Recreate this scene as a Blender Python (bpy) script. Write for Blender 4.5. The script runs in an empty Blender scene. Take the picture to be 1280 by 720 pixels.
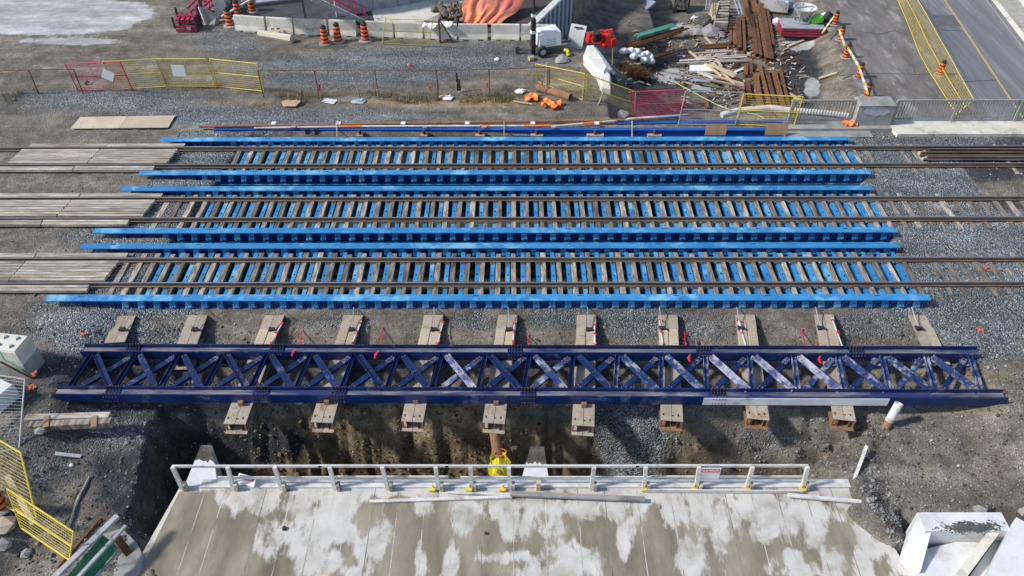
import bpy, math, random
import numpy as np
from mathutils import Vector, Matrix
random.seed(7)
SC = bpy.context.scene
# ---------------------------------------------------------------- camera
F = 1000.0; TP = 0.893; PIT = math.atan(TP); cp, sp = math.cos(PIT), math.sin(PIT); HC = 20.7
_z = F*(HC-.19)/(cp*870.2); CY = -(_z-(HC-.19)*sp)/cp
YAW = math.radians(.2); ROLL = -.0034
cam = bpy.data.objects.new('camera', bpy.data.cameras.new('camera'))
SC.collection.objects.link(cam); SC.camera = cam
cam.location = (0, CY, HC)
cam.matrix_world = Matrix.Translation((0, CY, HC)) @ Matrix.Rotation(YAW, 4, 'Z') @ Matrix.Rotation(math.pi/2-PIT, 4, 'X') @ Matrix.Rotation(ROLL, 4, 'Z')
cam.data.sensor_width = 36; cam.data.lens = 36*F/1280; cam.data.clip_end = 2000
# ---------------------------------------------------------------- sky and sun
world = bpy.data.worlds.new("World"); SC.world = world; world.use_nodes = True
SUN_DIR = Vector((1.0, .13, -.86)).normalized()       # the way the light travels
wn = world.node_tree.nodes; sky = wn.new('ShaderNodeTexSky'); sky.sky_type = 'NISHITA'; sky.sun_disc = False
sky.sun_elevation = math.asin(-SUN_DIR.z); sky.sun_rotation = math.atan2(-SUN_DIR.x, -SUN_DIR.y)
world.node_tree.links.new(sky.outputs[0], wn['Background'].inputs[0]); wn['Background'].inputs[1].default_value = .13
sl = bpy.data.lights.new('sun', 'SUN'); sl.energy = 3.25; sl.angle = math.radians(5); sl.color = (1, .95, .88)
so = bpy.data.objects.new('sun', sl); SC.collection.objects.link(so)
so.rotation_euler = SUN_DIR.to_track_quat('-Z', 'Y').to_euler(); so.location = (-20, -5, 30)
SC.view_settings.view_transform = 'Standard'; SC.view_settings.look = 'None'
SC.view_settings.exposure = 0.38; SC.view_settings.gamma = 1
# ---------------------------------------------------------------- turning photograph measurements into places
_c, _s = math.cos(ROLL), math.sin(ROLL)
FW = np.array([-math.sin(YAW)*cp, math.cos(YAW)*cp, -sp]); RT = np.array([math.cos(YAW), math.sin(YAW), 0]); UP = np.cross(RT, FW)
RT, UP = _c*RT+_s*UP, _c*UP-_s*RT
CAM = np.array([0, CY, HC])
def ray(px, py): return FW*F+RT*(px-640)+UP*(360-py)
def at(px, py, z=0.0):
    v = ray(px, py); t = (z-HC)/v[2]; q = CAM+v*t; return Vector((q[0], q[1], z))
# ---------------------------------------------------------------- smooth random field
def vnoise(x, y, sc, seed=0):
    x = np.asarray(x, float)*sc+seed*17.3; y = np.asarray(y, float)*sc+seed*9.1
    xi, yi = np.floor(x), np.floor(y); fx, fy = x-xi, y-yi; fx = fx*fx*(3-2*fx); fy = fy*fy*(3-2*fy)
    def h(a, b):
        n = np.sin(a*127.1+b*311.7+seed*74.7)*43758.5453; return n-np.floor(n)
    return (h(xi, yi)*(1-fx)+h(xi+1, yi)*fx)*(1-fy)+(h(xi, yi+1)*(1-fx)+h(xi+1, yi+1)*fx)*fy
def fbm(x, y, sc, o=4, seed=0):
    s = 0; a = .5
    for i in range(o): s = s+a*(vnoise(x, y, sc*2**i, seed+i)-.5)*2; a *= .5
    return s
def inside_dist(X, Y, poly):
    X = np.asarray(X, float); Y = np.asarray(Y, float); d = np.full(X.shape, 1e9); ins = np.zeros(X.shape, bool)
    n = len(poly)
    for i in range(n):
        x0, y0 = poly[i]; x1, y1 = poly[(i+1) % n]; dx, dy = x1-x0, y1-y0
        t = np.clip(((X-x0)*dx+(Y-y0)*dy)/(dx*dx+dy*dy+1e-12), 0, 1)
        d = np.minimum(d, np.hypot(X-x0-t*dx, Y-y0-t*dy))
        if abs(dy) > 1e-9: ins ^= ((y0 > Y) != (y1 > Y)) & (X < dx*(Y-y0)/dy+x0)
    return np.where(ins, d, -d)
def sst(a, b, x):
    t = np.clip((x-a)/(b-a), 0, 1); return t*t*(3-2*t)
def wp(pts, z): return [tuple(at(a, b, z)[:2]) for a, b in pts]
PIT_POLY = wp([(205, 503), (182, 530), (160, 570), (157, 613), (147, 640), (172, 668), (190, 700), (200, 760), (1190, 760), (1172, 705), (1158, 650), (1140, 628), (1123, 624), (1121, 645), (1131, 678), (1118, 682), (1103, 673), (1084, 657), (1064, 640), (1073, 624), (1064, 603), (1086, 556), (1092, 512), (960, 503), (860, 500), (780, 502), (700, 494), (650, 500), (560, 496), (450, 500), (330, 496)], -.85)
HOLE2 = wp([(1215, 655), (1245, 628), (1300, 632), (1400, 640), (1400, 760), (1215, 760)], -.85)
YARD = wp([(778, 147), (768, 115), (748, 78), (722, 52), (664, 37), (712, -10), (760, -60)], 0)+[(12, 90), (140, 90), (140, 12.0)]
WALLA, WALLB = at(664, 36, .2), at(716, -14, .2)
def hgt(X, Y):
    X = np.asarray(X, float); Y = np.asarray(Y, float)
    h = np.full(X.shape, -.04)
    # ground south of the bridge
    south = sst(-1.25, -1.95, Y)
    mid = sst(-16.0, -14.2, X)*(1-sst(14.6, 17.0, X))
    h = h-south*(.22+(.46+.20*sst(-2.4, -3.6, Y))*mid)-sst(-6, -9, Y)*.1*south
    h = h+south*mid*(.14*fbm(X, Y, .5, 2, 3)+.05*sst(-3.6, -2, Y))
    # hollow below the bridge deck
    dg = sst(-14.9, -13.4, X-.15*(Y-0))*(1-sst(14.6, 15.9, X-.05*Y))*sst(-1.45, -.95, Y)*(1-sst(10.6, 10.9, Y))
    h = h-dg*2.6
    # excavation
    wob = .35*fbm(X, Y, .8, 3, 5)
    d = inside_dist(X, Y, PIT_POLY)+wob*.5
    rib = .55*fbm(X, Y*.25, 1.1, 3, 8)
    slope = 5-1.6*sst(-11, -9, X)-2.1*sst(3.2, 4.6, X)+1.6*sst(-.3, .6, X)*(1-sst(2.6, 3.6, X))+.9*sst(6.5, 8, X)*(1-sst(9, 10, X))
    rg = np.abs(fbm(X+.15*Y+.3*fbm(X, Y, 1.1, 2, 30), Y*.2, 1.3, 4, 12))*1.7+np.abs(fbm(X, Y*.3, 4.5, 2, 14))*.35
    wall = 1-sst(3.2, 4.6, X)
    dd = np.maximum(d-rg*.34*(wall*.85+.15)*sst(0, .25, d), 0)
    depth = np.clip(dd*slope*(1+.3*rib*sst(0, 1, dd))+rib*.5*sst(.1, 1.2, dd), 0, 5.2)
    h = h-np.where(d > 0, depth, 0)+np.where(d > .2, .22*fbm(X, Y, 2.3, 4, 41)+.10*fbm(X, Y, 7, 2, 43), 0)*(depth > .2)
    h = h-np.where((X > 4) & (d > 1.0), np.clip((d-1.0)*1.6, 0, 2.0), 0)
    d2 = np.maximum(inside_dist(X, Y, HOLE2)+wob*.3, 0); h = h-np.clip(d2*4, 0, 3)
    # low yard and road north east of the tracks
    d3 = np.maximum(inside_dist(X, Y, YARD), 0)
    nearwall = sst(23, 25.5, Y)*(1-sst(4, 9, X-.35*(Y-24)))
    soft = np.clip(d3*.8, 0, 5)
    hard = np.clip(d3*9, 0, 2.2)+np.clip(d3*.45, 0, 2.8)
    sth = np.clip((Y-12.0)*9, 0, 5)*sst(4.6, 7.5, X+.0*Y)
    yd = soft*(1-nearwall)+hard*nearwall
    yd = np.where((Y > 12) & (X > 5), np.minimum(np.maximum(yd, sth*(1-sst(12.0, 16, Y)*(X < 10))), 5), yd)
    h = h-yd
    road_edge = 21.8+.15*(Y-21.6)
    h = np.where(Y > 12.05, np.maximum(h, -5+.93*sst(road_edge-1.9, road_edge, X+.25*fbm(X, Y, 1.2, 2, 4))), h)
    # mounds
    for (x, y, r, a) in MOUNDS: h = h+a*np.exp(-((X-x)**2+(Y-y)**2)/(r*r))
    flat = (Y > 12.05) & (X > road_edge+.1)
    rough = np.where(flat, 0.0, 1.0)*np.where(dg > .3, .5, 1)
    north = np.where((Y > 20) & (X < 1.5), .35, 1.0)
    h = h+rough*north*(.06*fbm(X, Y, .45, 3, 1)+.045*fbm(X, Y, 3.2, 2, 2)+.10*fbm(X, Y, 1.4, 3, 9)*np.clip(south*1.0+(h < -1)*1.2, 0, 1.4)*(Y < 2)*(1-.75*(Y > -5.5)))
    band = (np.abs(Y-0) < 1.9) | (np.abs(Y-4.2) < 1.9) | (np.abs(Y-8.36) < 1.6)
    h = np.where(band & (dg < .02), np.clip(h, -.2, -.045)+.03*fbm(X, Y, 2.2, 2, 6), h)
    return h
MOUNDS = []
for (px, py, z, r, a) in [(80, 395, 0, 1.3, .15), (610, 118, 0, 1.6, .2), (470, 122, 0, 1.5, .25), (345, 125, 0, 1.5, .2), (150, 122, 0, 2, .2), (800, 40, -3.4, 2.2, .6), (830, 30, -3.4, 2, .4), (700, 125, 0, 1.2, .2), (1092, 648, -1, .75, .22), (1112, 664, -1, .5, .18), (1075, 615, -1, .5, .12)]:
    q = at(px, py, z); MOUNDS.append((q.x, q.y, r, a))
TS = np.linspace(0, 1, 260)
def gp(px, py, dz=0.0):
    v = ray(px, py); t0 = (1.2-HC)/v[2]; t1 = (-6.2-HC)/v[2]; t = t0+(t1-t0)*TS
    P = CAM[None]+v[None]*t[:, None]; hh = hgt(P[:, 0], P[:, 1]); k = np.argmax(P[:, 2] < hh)
    q = P[k]; return Vector((q[0], q[1], float(hh[k])+dz))
# ---------------------------------------------------------------- materials
MATS = {}
def pmat(name, c1, c2=None, scale=4.0, rough=.7, bump=.15, metal=0.0, stretch=(1, 1, 1), c3=None, s3=1.0, t3=(.55, .7), rnd=0.0, speck=None, bscale=None, coat=0):
    if name in MATS: return MATS[name]
    m = bpy.data.materials.new(name); m.use_nodes = True; nt = m.node_tree; N = nt.nodes; L = nt.links
    b = N['Principled BSDF']; b.inputs['Roughness'].default_value = rough; b.inputs['Metallic'].default_value = metal
    if coat: b.inputs['Coat Weight'].default_value = coat
    tc = N.new('ShaderNodeTexCoord'); mp = N.new('ShaderNodeMapping'); L.new(tc.outputs['Object'], mp.inputs[0]); mp.inputs['Scale'].default_value = stretch
    oi = N.new('ShaderNodeObjectInfo'); vm = N.new('ShaderNodeVectorMath'); vm.operation = 'MULTIPLY_ADD'
    cmb = N.new('ShaderNodeCombineXYZ')
    for i in range(3): L.new(oi.outputs['Random'], cmb.inputs[i])
    L.new(cmb.outputs[0], vm.inputs[0]); vm.inputs[1].default_value = (37, 53, 71); L.new(mp.outputs[0], vm.inputs[2])
    n1 = N.new('ShaderNodeTexNoise'); n1.inputs['Scale'].default_value = scale; n1.inputs['Detail'].default_value = 6; n1.inputs['Roughness'].default_value = .65
    L.new(vm.outputs[0], n1.inputs[0])
    r1 = N.new('ShaderNodeValToRGB'); r1.color_ramp.elements[0].position = .36; r1.color_ramp.elements[1].position = .66
    r1.color_ramp.elements[0].color = (*c1, 1); r1.color_ramp.elements[1].color = (*(c2 or c1), 1); L.new(n1.outputs[0], r1.inputs[0])
    col = r1.outputs[0]
    if c3 is not None:
        n3 = N.new('ShaderNodeTexNoise'); n3.inputs['Scale'].default_value = s3; n3.inputs['Detail'].default_value = 7; n3.inputs['Roughness'].default_value = .7; L.new(vm.outputs[0], n3.inputs[0])
        mr = N.new('ShaderNodeMapRange'); mr.inputs[1].default_value = t3[0]; mr.inputs[2].default_value = t3[1]; L.new(n3.outputs[0], mr.inputs[0])
        mx = N.new('ShaderNodeMix'); mx.data_type = 'RGBA'; L.new(mr.outputs[0], mx.inputs[0]); L.new(col, mx.inputs[6]); mx.inputs[7].default_value = (*c3, 1); col = mx.outputs[2]
    if speck:
        n4 = N.new('ShaderNodeTexNoise'); n4.inputs['Scale'].default_value = speck[0]; n4.inputs['Detail'].default_value = 8; n4.inputs['Roughness'].default_value = .75; L.new(vm.outputs[0], n4.inputs[0])
        m4 = N.new('ShaderNodeMapRange'); m4.inputs[1].default_value = .60; m4.inputs[2].default_value = .70; m4.inputs[4].default_value = speck[2]; L.new(n4.outputs[0], m4.inputs[0])
        x4 = N.new('ShaderNodeMix'); x4.data_type = 'RGBA'; L.new(m4.outputs[0], x4.inputs[0]); L.new(col, x4.inputs[6]); x4.inputs[7].default_value = (*speck[1], 1); col = x4.outputs[2]
    if rnd:
        hs = N.new('ShaderNodeHueSaturation'); mr2 = N.new('ShaderNodeMapRange'); mr2.inputs[3].default_value = 1-rnd; mr2.inputs[4].default_value = 1+rnd
        L.new(oi.outputs['Random'], mr2.inputs[0]); L.new(mr2.outputs[0], hs.inputs['Value']); L.new(col, hs.inputs['Color']); col = hs.outputs[0]
    L.new(col, b.inputs['Base Color'])
    if bump:
        n2 = N.new('ShaderNodeTexNoise'); n2.inputs['Scale'].default_value = bscale or scale*3; n2.inputs['Detail'].default_value = 5; L.new(vm.outputs[0], n2.inputs[0])
        bp = N.new('ShaderNodeBump'); bp.inputs['Strength'].default_value = bump; bp.inputs['Distance'].default_value = .02; L.new(n2.outputs[0], bp.inputs['Height']); L.new(bp.outputs[0], b.inputs['Normal'])
    MATS[name] = m; return m
# ---------------------------------------------------------------- mesh helpers
class MB:
    def __init__(s): s.v = []; s.f = []
    def add(s, vs, fs):
        n = len(s.v); s.v += [tuple(q) for q in vs]; s.f += [tuple(i+n for i in f) for f in fs]; return s
    def box(s, c, d, rz=0.0, top=(1, 1), shift=(0, 0)):
        "d = full sizes, c = centre; top scales the upper face"
        hx, hy, hz = d[0]/2, d[1]/2, d[2]/2; vs = []
        cr, sr = math.cos(rz), math.sin(rz)
        for z in (-1, 1):
            kx, ky = (1, 1) if z < 0 else top
            ox, oy = (0, 0) if z < 0 else shift
            for a, b in ((-1, -1), (1, -1), (1, 1), (-1, 1)):
                x, y = a*hx*kx+ox, b*hy*ky+oy; vs.append((c[0]+x*cr-y*sr, c[1]+x*sr+y*cr, c[2]+z*hz))
        return s.add(vs, [(3, 2, 1, 0), (4, 5, 6, 7), (0, 1, 5, 4), (1, 2, 6, 5), (2, 3, 7, 6), (3, 0, 4, 7)])
    def bar(s, p0, p1, w, h, up=(0, 0, 1)):
        p0, p1 = Vector(p0), Vector(p1); d = (p1-p0).normalized(); u = Vector(up)
        if abs(d.dot(u)) > .97: u = Vector((0, 1, 0))
        a = d.cross(u).normalized()*(w/2); b = a.cross(d).normalized()*(h/2)
        vs = [p0-a-b, p0+a-b, p0+a+b, p0-a+b, p1-a-b, p1+a-b, p1+a+b, p1-a+b]
        return s.add(vs, [(0, 1, 2, 3), (7, 6, 5, 4), (4, 5, 1, 0), (5, 6, 2, 1), (6, 7, 3, 2), (7, 4, 0, 3)])
    def tube(s, p0, p1, r0, r1=None, n=8, caps=True):
        p0, p1 = Vector(p0), Vector(p1); r1 = r0 if r1 is None else r1; d = (p1-p0).normalized()
        u = Vector((0, 0, 1)) if abs(d.z) < .9 else Vector((1, 0, 0)); a = d.cross(u).normalized(); b = d.cross(a)
        vs = []
        for p, r in ((p0, r0), (p1, r1)):
            for i in range(n):
                t = 2*math.pi*i/n; vs.append(p+a*math.cos(t)*r+b*math.sin(t)*r)
        fs = [(i, n+i, n+(i+1) % n, (i+1) % n) for i in range(n)]
        if caps: fs += [tuple(range(n)), tuple(range(2*n-1, n-1, -1))]
        return s.add(vs, fs)
    def path(s, pts, r, n=6):
        for i in range(len(pts)-1): s.tube(pts[i], pts[i+1], r, r, n)
        return s
    def pipe(s, p0, p1, ro, ri, n=14):
        p0, p1 = Vector(p0), Vector(p1); d = (p1-p0).normalized(); u = Vector((0, 0, 1)) if abs(d.z) < .9 else Vector((1, 0, 0)); a = d.cross(u).normalized(); b = d.cross(a); vs = []
        for p, r in ((p0, ro), (p1, ro), (p1, ri), (p0, ri)):
            for i in range(n):
                t = 2*math.pi*i/n; vs.append(p+a*math.cos(t)*r+b*math.sin(t)*r)
        fs = []
        for k in range(4):
            for i in range(n): fs.append((k*n+i, ((k+1) % 4)*n+i, ((k+1) % 4)*n+(i+1) % n, k*n+(i+1) % n))
        return s.add(vs, fs)
    def lathe(s, c, prof, n=14):
        vs = []; m = len(prof)
        for r, z in prof:
            for i in range(n): t = 2*math.pi*i/n; vs.append((c[0]+r*math.cos(t), c[1]+r*math.sin(t), c[2]+z))
        fs = [(k*n+i, k*n+(i+1) % n, (k+1)*n+(i+1) % n, (k+1)*n+i) for k in range(m-1) for i in range(n)]
        fs += [tuple(range(n-1, -1, -1)), tuple((m-1)*n+i for i in range(n))]
        return s.add(vs, fs)
    def prism(s, poly, z0, z1):
        "vertical prism from a list of (x, y)"
        n = len(poly); a = sum(poly[i][0]*poly[(i+1) % n][1]-poly[(i+1) % n][0]*poly[i][1] for i in range(n))
        if a < 0: poly = poly[::-1]
        vs = [(x, y, z0) for x, y in poly]+[(x, y, z1) for x, y in poly]
        return s.add(vs, [tuple(range(n-1, -1, -1)), tuple(range(n, 2*n))]+[(i, (i+1) % n, n+(i+1) % n, n+i) for i in range(n)])
    def extrude(s, prof, p0, p1, up=(0, 0, 1)):
        "profile (across, up) swept from p0 to p1"
        p0, p1 = Vector(p0), Vector(p1); d = (p1-p0).normalized(); a = d.cross(Vector(up)).normalized(); b = a.cross(d); n = len(prof)
        vs = [p+a*x+b*z for p in (p0, p1) for x, z in prof]
        return s.add(vs, [(i, (i+1) % n, n+(i+1) % n, n+i) for i in range(n)]+[tuple(range(n-1, -1, -1)), tuple(range(n, 2*n))])
    def rock(s, c, d, seed=0, rz=0):
        rr = random.Random(seed); vs = []
        ph = (1+5**.5)/2; base = [(-1, ph, 0), (1, ph, 0), (-1, -ph, 0), (1, -ph, 0), (0, -1, ph), (0, 1, ph), (0, -1, -ph), (0, 1, -ph), (ph, 0, -1), (ph, 0, 1), (-ph, 0, -1), (-ph, 0, 1)]
        cr, sr = math.cos(rz), math.sin(rz)
        for x, y, z in base:
            k = rr.uniform(.38, .62)/1.6; x, y = x*k*d[0], y*k*d[1]
            vs.append((c[0]+x*cr-y*sr, c[1]+x*sr+y*cr, c[2]+z*k*d[2]))
        return s.add(vs, [(0, 11, 5), (0, 5, 1), (0, 1, 7), (0, 7, 10), (0, 10, 11), (1, 5, 9), (5, 11, 4), (11, 10, 2), (10, 7, 6), (7, 1, 8), (3, 9, 4), (3, 4, 2), (3, 2, 6), (3, 6, 8), (3, 8, 9), (4, 9, 5), (2, 4, 11), (6, 2, 10), (8, 6, 7), (9, 8, 1)])
    def sheet(s, P, nu, nv, thick=.02):
        "closed sheet through a grid of points P[i][j]"
        vs = [P[i][j] for i in range(nu) for j in range(nv)]; k = nu*nv
        vs += [(q[0], q[1], q[2]-thick) for q in vs]; fs = []
        for i in range(nu-1):
            for j in range(nv-1):
                a = i*nv+j; b = a+1; c = a+nv+1; d = a+nv; fs += [(a, d, c, b), (a+k, b+k, c+k, d+k)]
        return s.add(vs, fs)
WL = {}
def link(o): SC.collection.objects.link(o)
def tag(o, label=None, cat=None, group=None, kind=None):
    if label: o['label'] = label
    if cat: o['category'] = cat
    if group: o['group'] = group
    if kind: o['kind'] = kind
    return o
def build(name, mb, mat, parent=None, smooth=False, origin=None):
    v = np.array(mb.v, float)
    if origin is None: lo, hi = v.min(0), v.max(0); origin = np.array([(lo[0]+hi[0])/2, (lo[1]+hi[1])/2, lo[2]])
    origin = np.array(origin, float); v = v-origin
    me = bpy.data.meshes.new(name); me.from_pydata(v.tolist(), [], mb.f); me.validate(); me.materials.append(mat)
    if smooth: me.polygons.foreach_set('use_smooth', [True]*len(me.polygons))
    o = bpy.data.objects.new(name, me); link(o); pw = np.array([0, 0, 0.])
    if parent is not None: o.parent = parent; pw = WL[parent.name]
    o.location = tuple(origin-pw); WL[o.name] = origin; return o
def inst(o, loc, parent=None, rz=None, scale=None, rot=None):
    c = o.copy(); link(c); pw = np.array([0, 0, 0.])
    if parent is not None: c.parent = parent; pw = WL[parent.name]
    c.location = tuple(np.array(loc, float)-pw); WL[c.name] = np.array(loc, float)
    if rz is not None: c.rotation_euler = (0, 0, rz)
    if rot is not None: c.rotation_euler = rot
    if scale is not None: c.scale = scale
    return c
def thing(name, label, cat, loc, group=None):
    o = bpy.data.objects.new(name, None); link(o); o.location = tuple(loc); o.empty_display_size = .2; WL[o.name] = np.array(tuple(loc), float)
    return tag(o, label, cat, group)
def copy_thing(o, loc, rot=None, scale=None, label=None, group=None):
    c = o.copy(); link(c); c.location = tuple(loc)
    if rot is not None: c.rotation_euler = rot
    if scale is not None: c.scale = scale
    if label: c['label'] = label
    if group: c['group'] = group
    def rec(a, b):
        for ch in list(a.children):
            k = ch.copy(); link(k); k.parent = b; rec(ch, k)
    rec(o, c); return c
ORD = ['first', 'second', 'third', 'fourth', 'fifth', 'sixth', 'seventh', 'eighth', 'ninth', 'tenth', 'eleventh', 'twelfth', 'thirteenth', 'fourteenth', 'fifteenth']
# ---------------------------------------------------------------- the colours of things
BLUE = pmat('sky_blue_steel_paint', (.022, .175, .42), (.045, .26, .53), 1.1, .42, .05, c3=(.17, .44, .62), s3=.7, t3=(.52, .64), rnd=.12, speck=(3.5, (.03, .09, .22), .55))
WEBB = pmat('shaded_blue_web_paint', (.006, .045, .22), (.012, .075, .33), 1.5, .5, .06, c3=(.08, .24, .55), s3=2.2, t3=(.6, .72))  # darker copy of the girder blue, with the top flange's shade in its colour
ROYAL = pmat('royal_blue_steel_paint', (.010, .075, .36), (.018, .11, .45), 1.5, .45, .06, c3=(.06, .2, .5), s3=1.7, t3=(.6, .75))
NAVY = pmat('navy_steel_paint', (.002, .011, .060), (.004, .027, .125), 2.0, .42, .08, c3=(.16, .175, .26), s3=1.1, t3=(.58, .72), rnd=.15)
NAVYD = pmat('dusty_navy_steel', (.055, .06, .10), (.30, .30, .30), 1.4, .8, .08, c3=(.02, .03, .12), s3=1.2, t3=(.47, .58), stretch=(.3, 2, 1))
RUST = pmat('rusty_steel', (.11, .045, .018), (.22, .10, .042), 3.5, .85, .2, c3=(.05, .026, .016), s3=1.4, rnd=.3)
RUSTB = pmat('bolt_dark_rust', (.05, .03, .025), (.16, .09, .06), 9, .8, .1)
RUSTO = pmat('orange_rust_steel', (.20, .09, .045), (.34, .19, .12), 3, .8, .15, c3=(.07, .04, .03), s3=3)
TAN = pmat('dusty_tan_steel_flange', (.31, .26, .20), (.48, .42, .335), 1.8, .85, .15, c3=(.19, .125, .08), s3=1.8, t3=(.52, .68), rnd=.1)
RAIL = pmat('rail_steel', (.13, .095, .07), (.22, .17, .125), 2.2, .55, .08, metal=.25, stretch=(.4, 1, 1), c3=(.27, .16, .08), s3=.35, t3=(.62, .72))
HEAD = pmat('polished_rail_head', (.27, .27, .28), (.36, .36, .36), 2, .35, 0, metal=.6)
TIEW = pmat('weathered_sleeper_wood', (.13, .10, .075), (.45, .40, .33), 3.0, .9, .5, stretch=(3.2, .5, 1), c3=(.10, .078, .058), s3=1.6, t3=(.5, .66), rnd=.5)
PLANK = pmat('weathered_plank_wood', (.28, .235, .18), (.56, .505, .43), 2.6, .9, .4, stretch=(.5, 3.5, 1), c3=(.19, .145, .105), s3=.8, t3=(.5, .66), rnd=.22, speck=(3, (.10, .08, .06), .6))
LUMB = pmat('fresh_lumber', (.46, .35, .22), (.62, .5, .35), 3, .8, .2, stretch=(.6, 3, 3), rnd=.15)
PLY = pmat('plywood', (.44, .37, .26), (.56, .49, .37), 1.5, .75, .05, c3=(.33, .25, .17), s3=3, rnd=.1)
PLYB = pmat('brown_plywood', (.27, .17, .10), (.34, .22, .135), 2, .8, .05)
WHITEP = pmat('worn_white_paint', (.52, .51, .49), (.68, .67, .64), 2.5, .75, .15, c3=(.34, .31, .27), s3=1.8, t3=(.54, .68), speck=(7, (.2, .16, .12), .6))
CONC = pmat('pale_concrete', (.52, .50, .43), (.66, .64, .57), 1.4, .9, .25, c3=(.29, .27, .23), s3=1.1, t3=(.52, .7), rnd=.1, speck=(6, (.16, .14, .11), .5))
CONCG = pmat('grey_concrete', (.24, .235, .22), (.36, .35, .33), 1.8, .9, .2, c3=(.17, .165, .15), s3=.8)
CONCW = pmat('whitewashed_concrete', (.58, .59, .60), (.70, .71, .72), 1.2, .8, .1, c3=(.40, .40, .39), s3=.9, t3=(.52, .72), speck=(5, (.22, .20, .17), .5))
CONCM = pmat('moss_dark_stained_concrete', (.05, .047, .04), (.20, .19, .17), 6, .95, .3, c3=(.06, .055, .045), s3=3, t3=(.45, .55))
YEL = pmat('yellow_fence_paint', (.62, .46, .04), (.74, .58, .07), 3, .5, 0)
PINK = pmat('pink_red_fence_paint', (.60, .03, .09), (.70, .05, .13), 3, .5, 0)
GALV = pmat('galvanised_steel', (.34, .35, .36), (.46, .47, .48), 4, .5, .03, metal=.3)
GREYST = pmat('grey_painted_railing', (.22, .215, .21), (.33, .33, .32), 3, .6, .08, c3=(.33, .27, .2), s3=2)
BLACK = pmat('black_rubber', (.018, .018, .02), (.035, .035, .035), 5, .75, .05)
ORANGE = pmat('orange_drum_sheeting', (.80, .12, .02), (.90, .17, .03), 3, .45, 0, rnd=.1)
DRUMG = pmat('grey_rubber_base', (.22, .22, .23), (.40, .40, .41), 4, .8, .1, rnd=.35)
REDP = pmat('red_machine_paint', (.60, .02, .015), (.74, .045, .03), 3, .4, .08, c3=(.25, .02, .015), s3=3)
MAROON = pmat('crimson_steel_paint', (.26, .02, .055), (.40, .04, .09), 3, .55, .05, rnd=.15)
REDRIB = pmat('red_ribbon', (.62, .01, .04), (.75, .02, .07), 3, .6, 0)
WHITE = pmat('white_machine_paint', (.74, .75, .76), (.80, .81, .82), 3, .4, .03)
SIGNW = pmat('white_sign_sheet', (.78, .78, .80), (.82, .82, .84), 1, .5, 0)
GREEN = pmat('green_translucent_sheet', (.02, .15, .075), (.04, .24, .12), 2, .35, .06, c3=(.12, .2, .06), s3=2)
LIME = pmat('lime_green_bag', (.12, .62, .04), (.2, .72, .06), 3, .5, .1)
MINT = pmat('mint_epoxy_rebar', (.12, .45, .31), (.2, .58, .42), 4, .5, .05)
TARP = pmat('orange_tarpaulin', (.56, .15, .10), (.72, .25, .18), .9, .55, .3, c3=(.85, .30, .07), s3=.4, t3=(.5, .62))
YBAG = pmat('yellow_plastic_wrap', (.62, .54, .02), (.78, .70, .05), 3, .35, .3)
DGREY = pmat('dark_grey_steel', (.06, .06, .065), (.11, .11, .115), 3, .6, .1, c3=(.16, .13, .1), s3=2)
BLUEG = pmat('blue_grey_panel', (.27, .31, .36), (.38, .42, .47), 2, .5, .04)
ORCLOTH = pmat('orange_safety_mesh', (.85, .16, .02), (.95, .26, .04), 5, .6, .2)
CARD = pmat('peach_cardboard', (.42, .27, .17), (.55, .37, .25), 3, .8, .05)
GRAVELM = pmat('loose_stone', (.10, .105, .11), (.33, .34, .35), 2.5, .9, .3, rnd=.5)
BRUSH = pmat('dry_brown_brush', (.10, .05, .02), (.24, .13, .055), 5, .95, .5)
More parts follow.
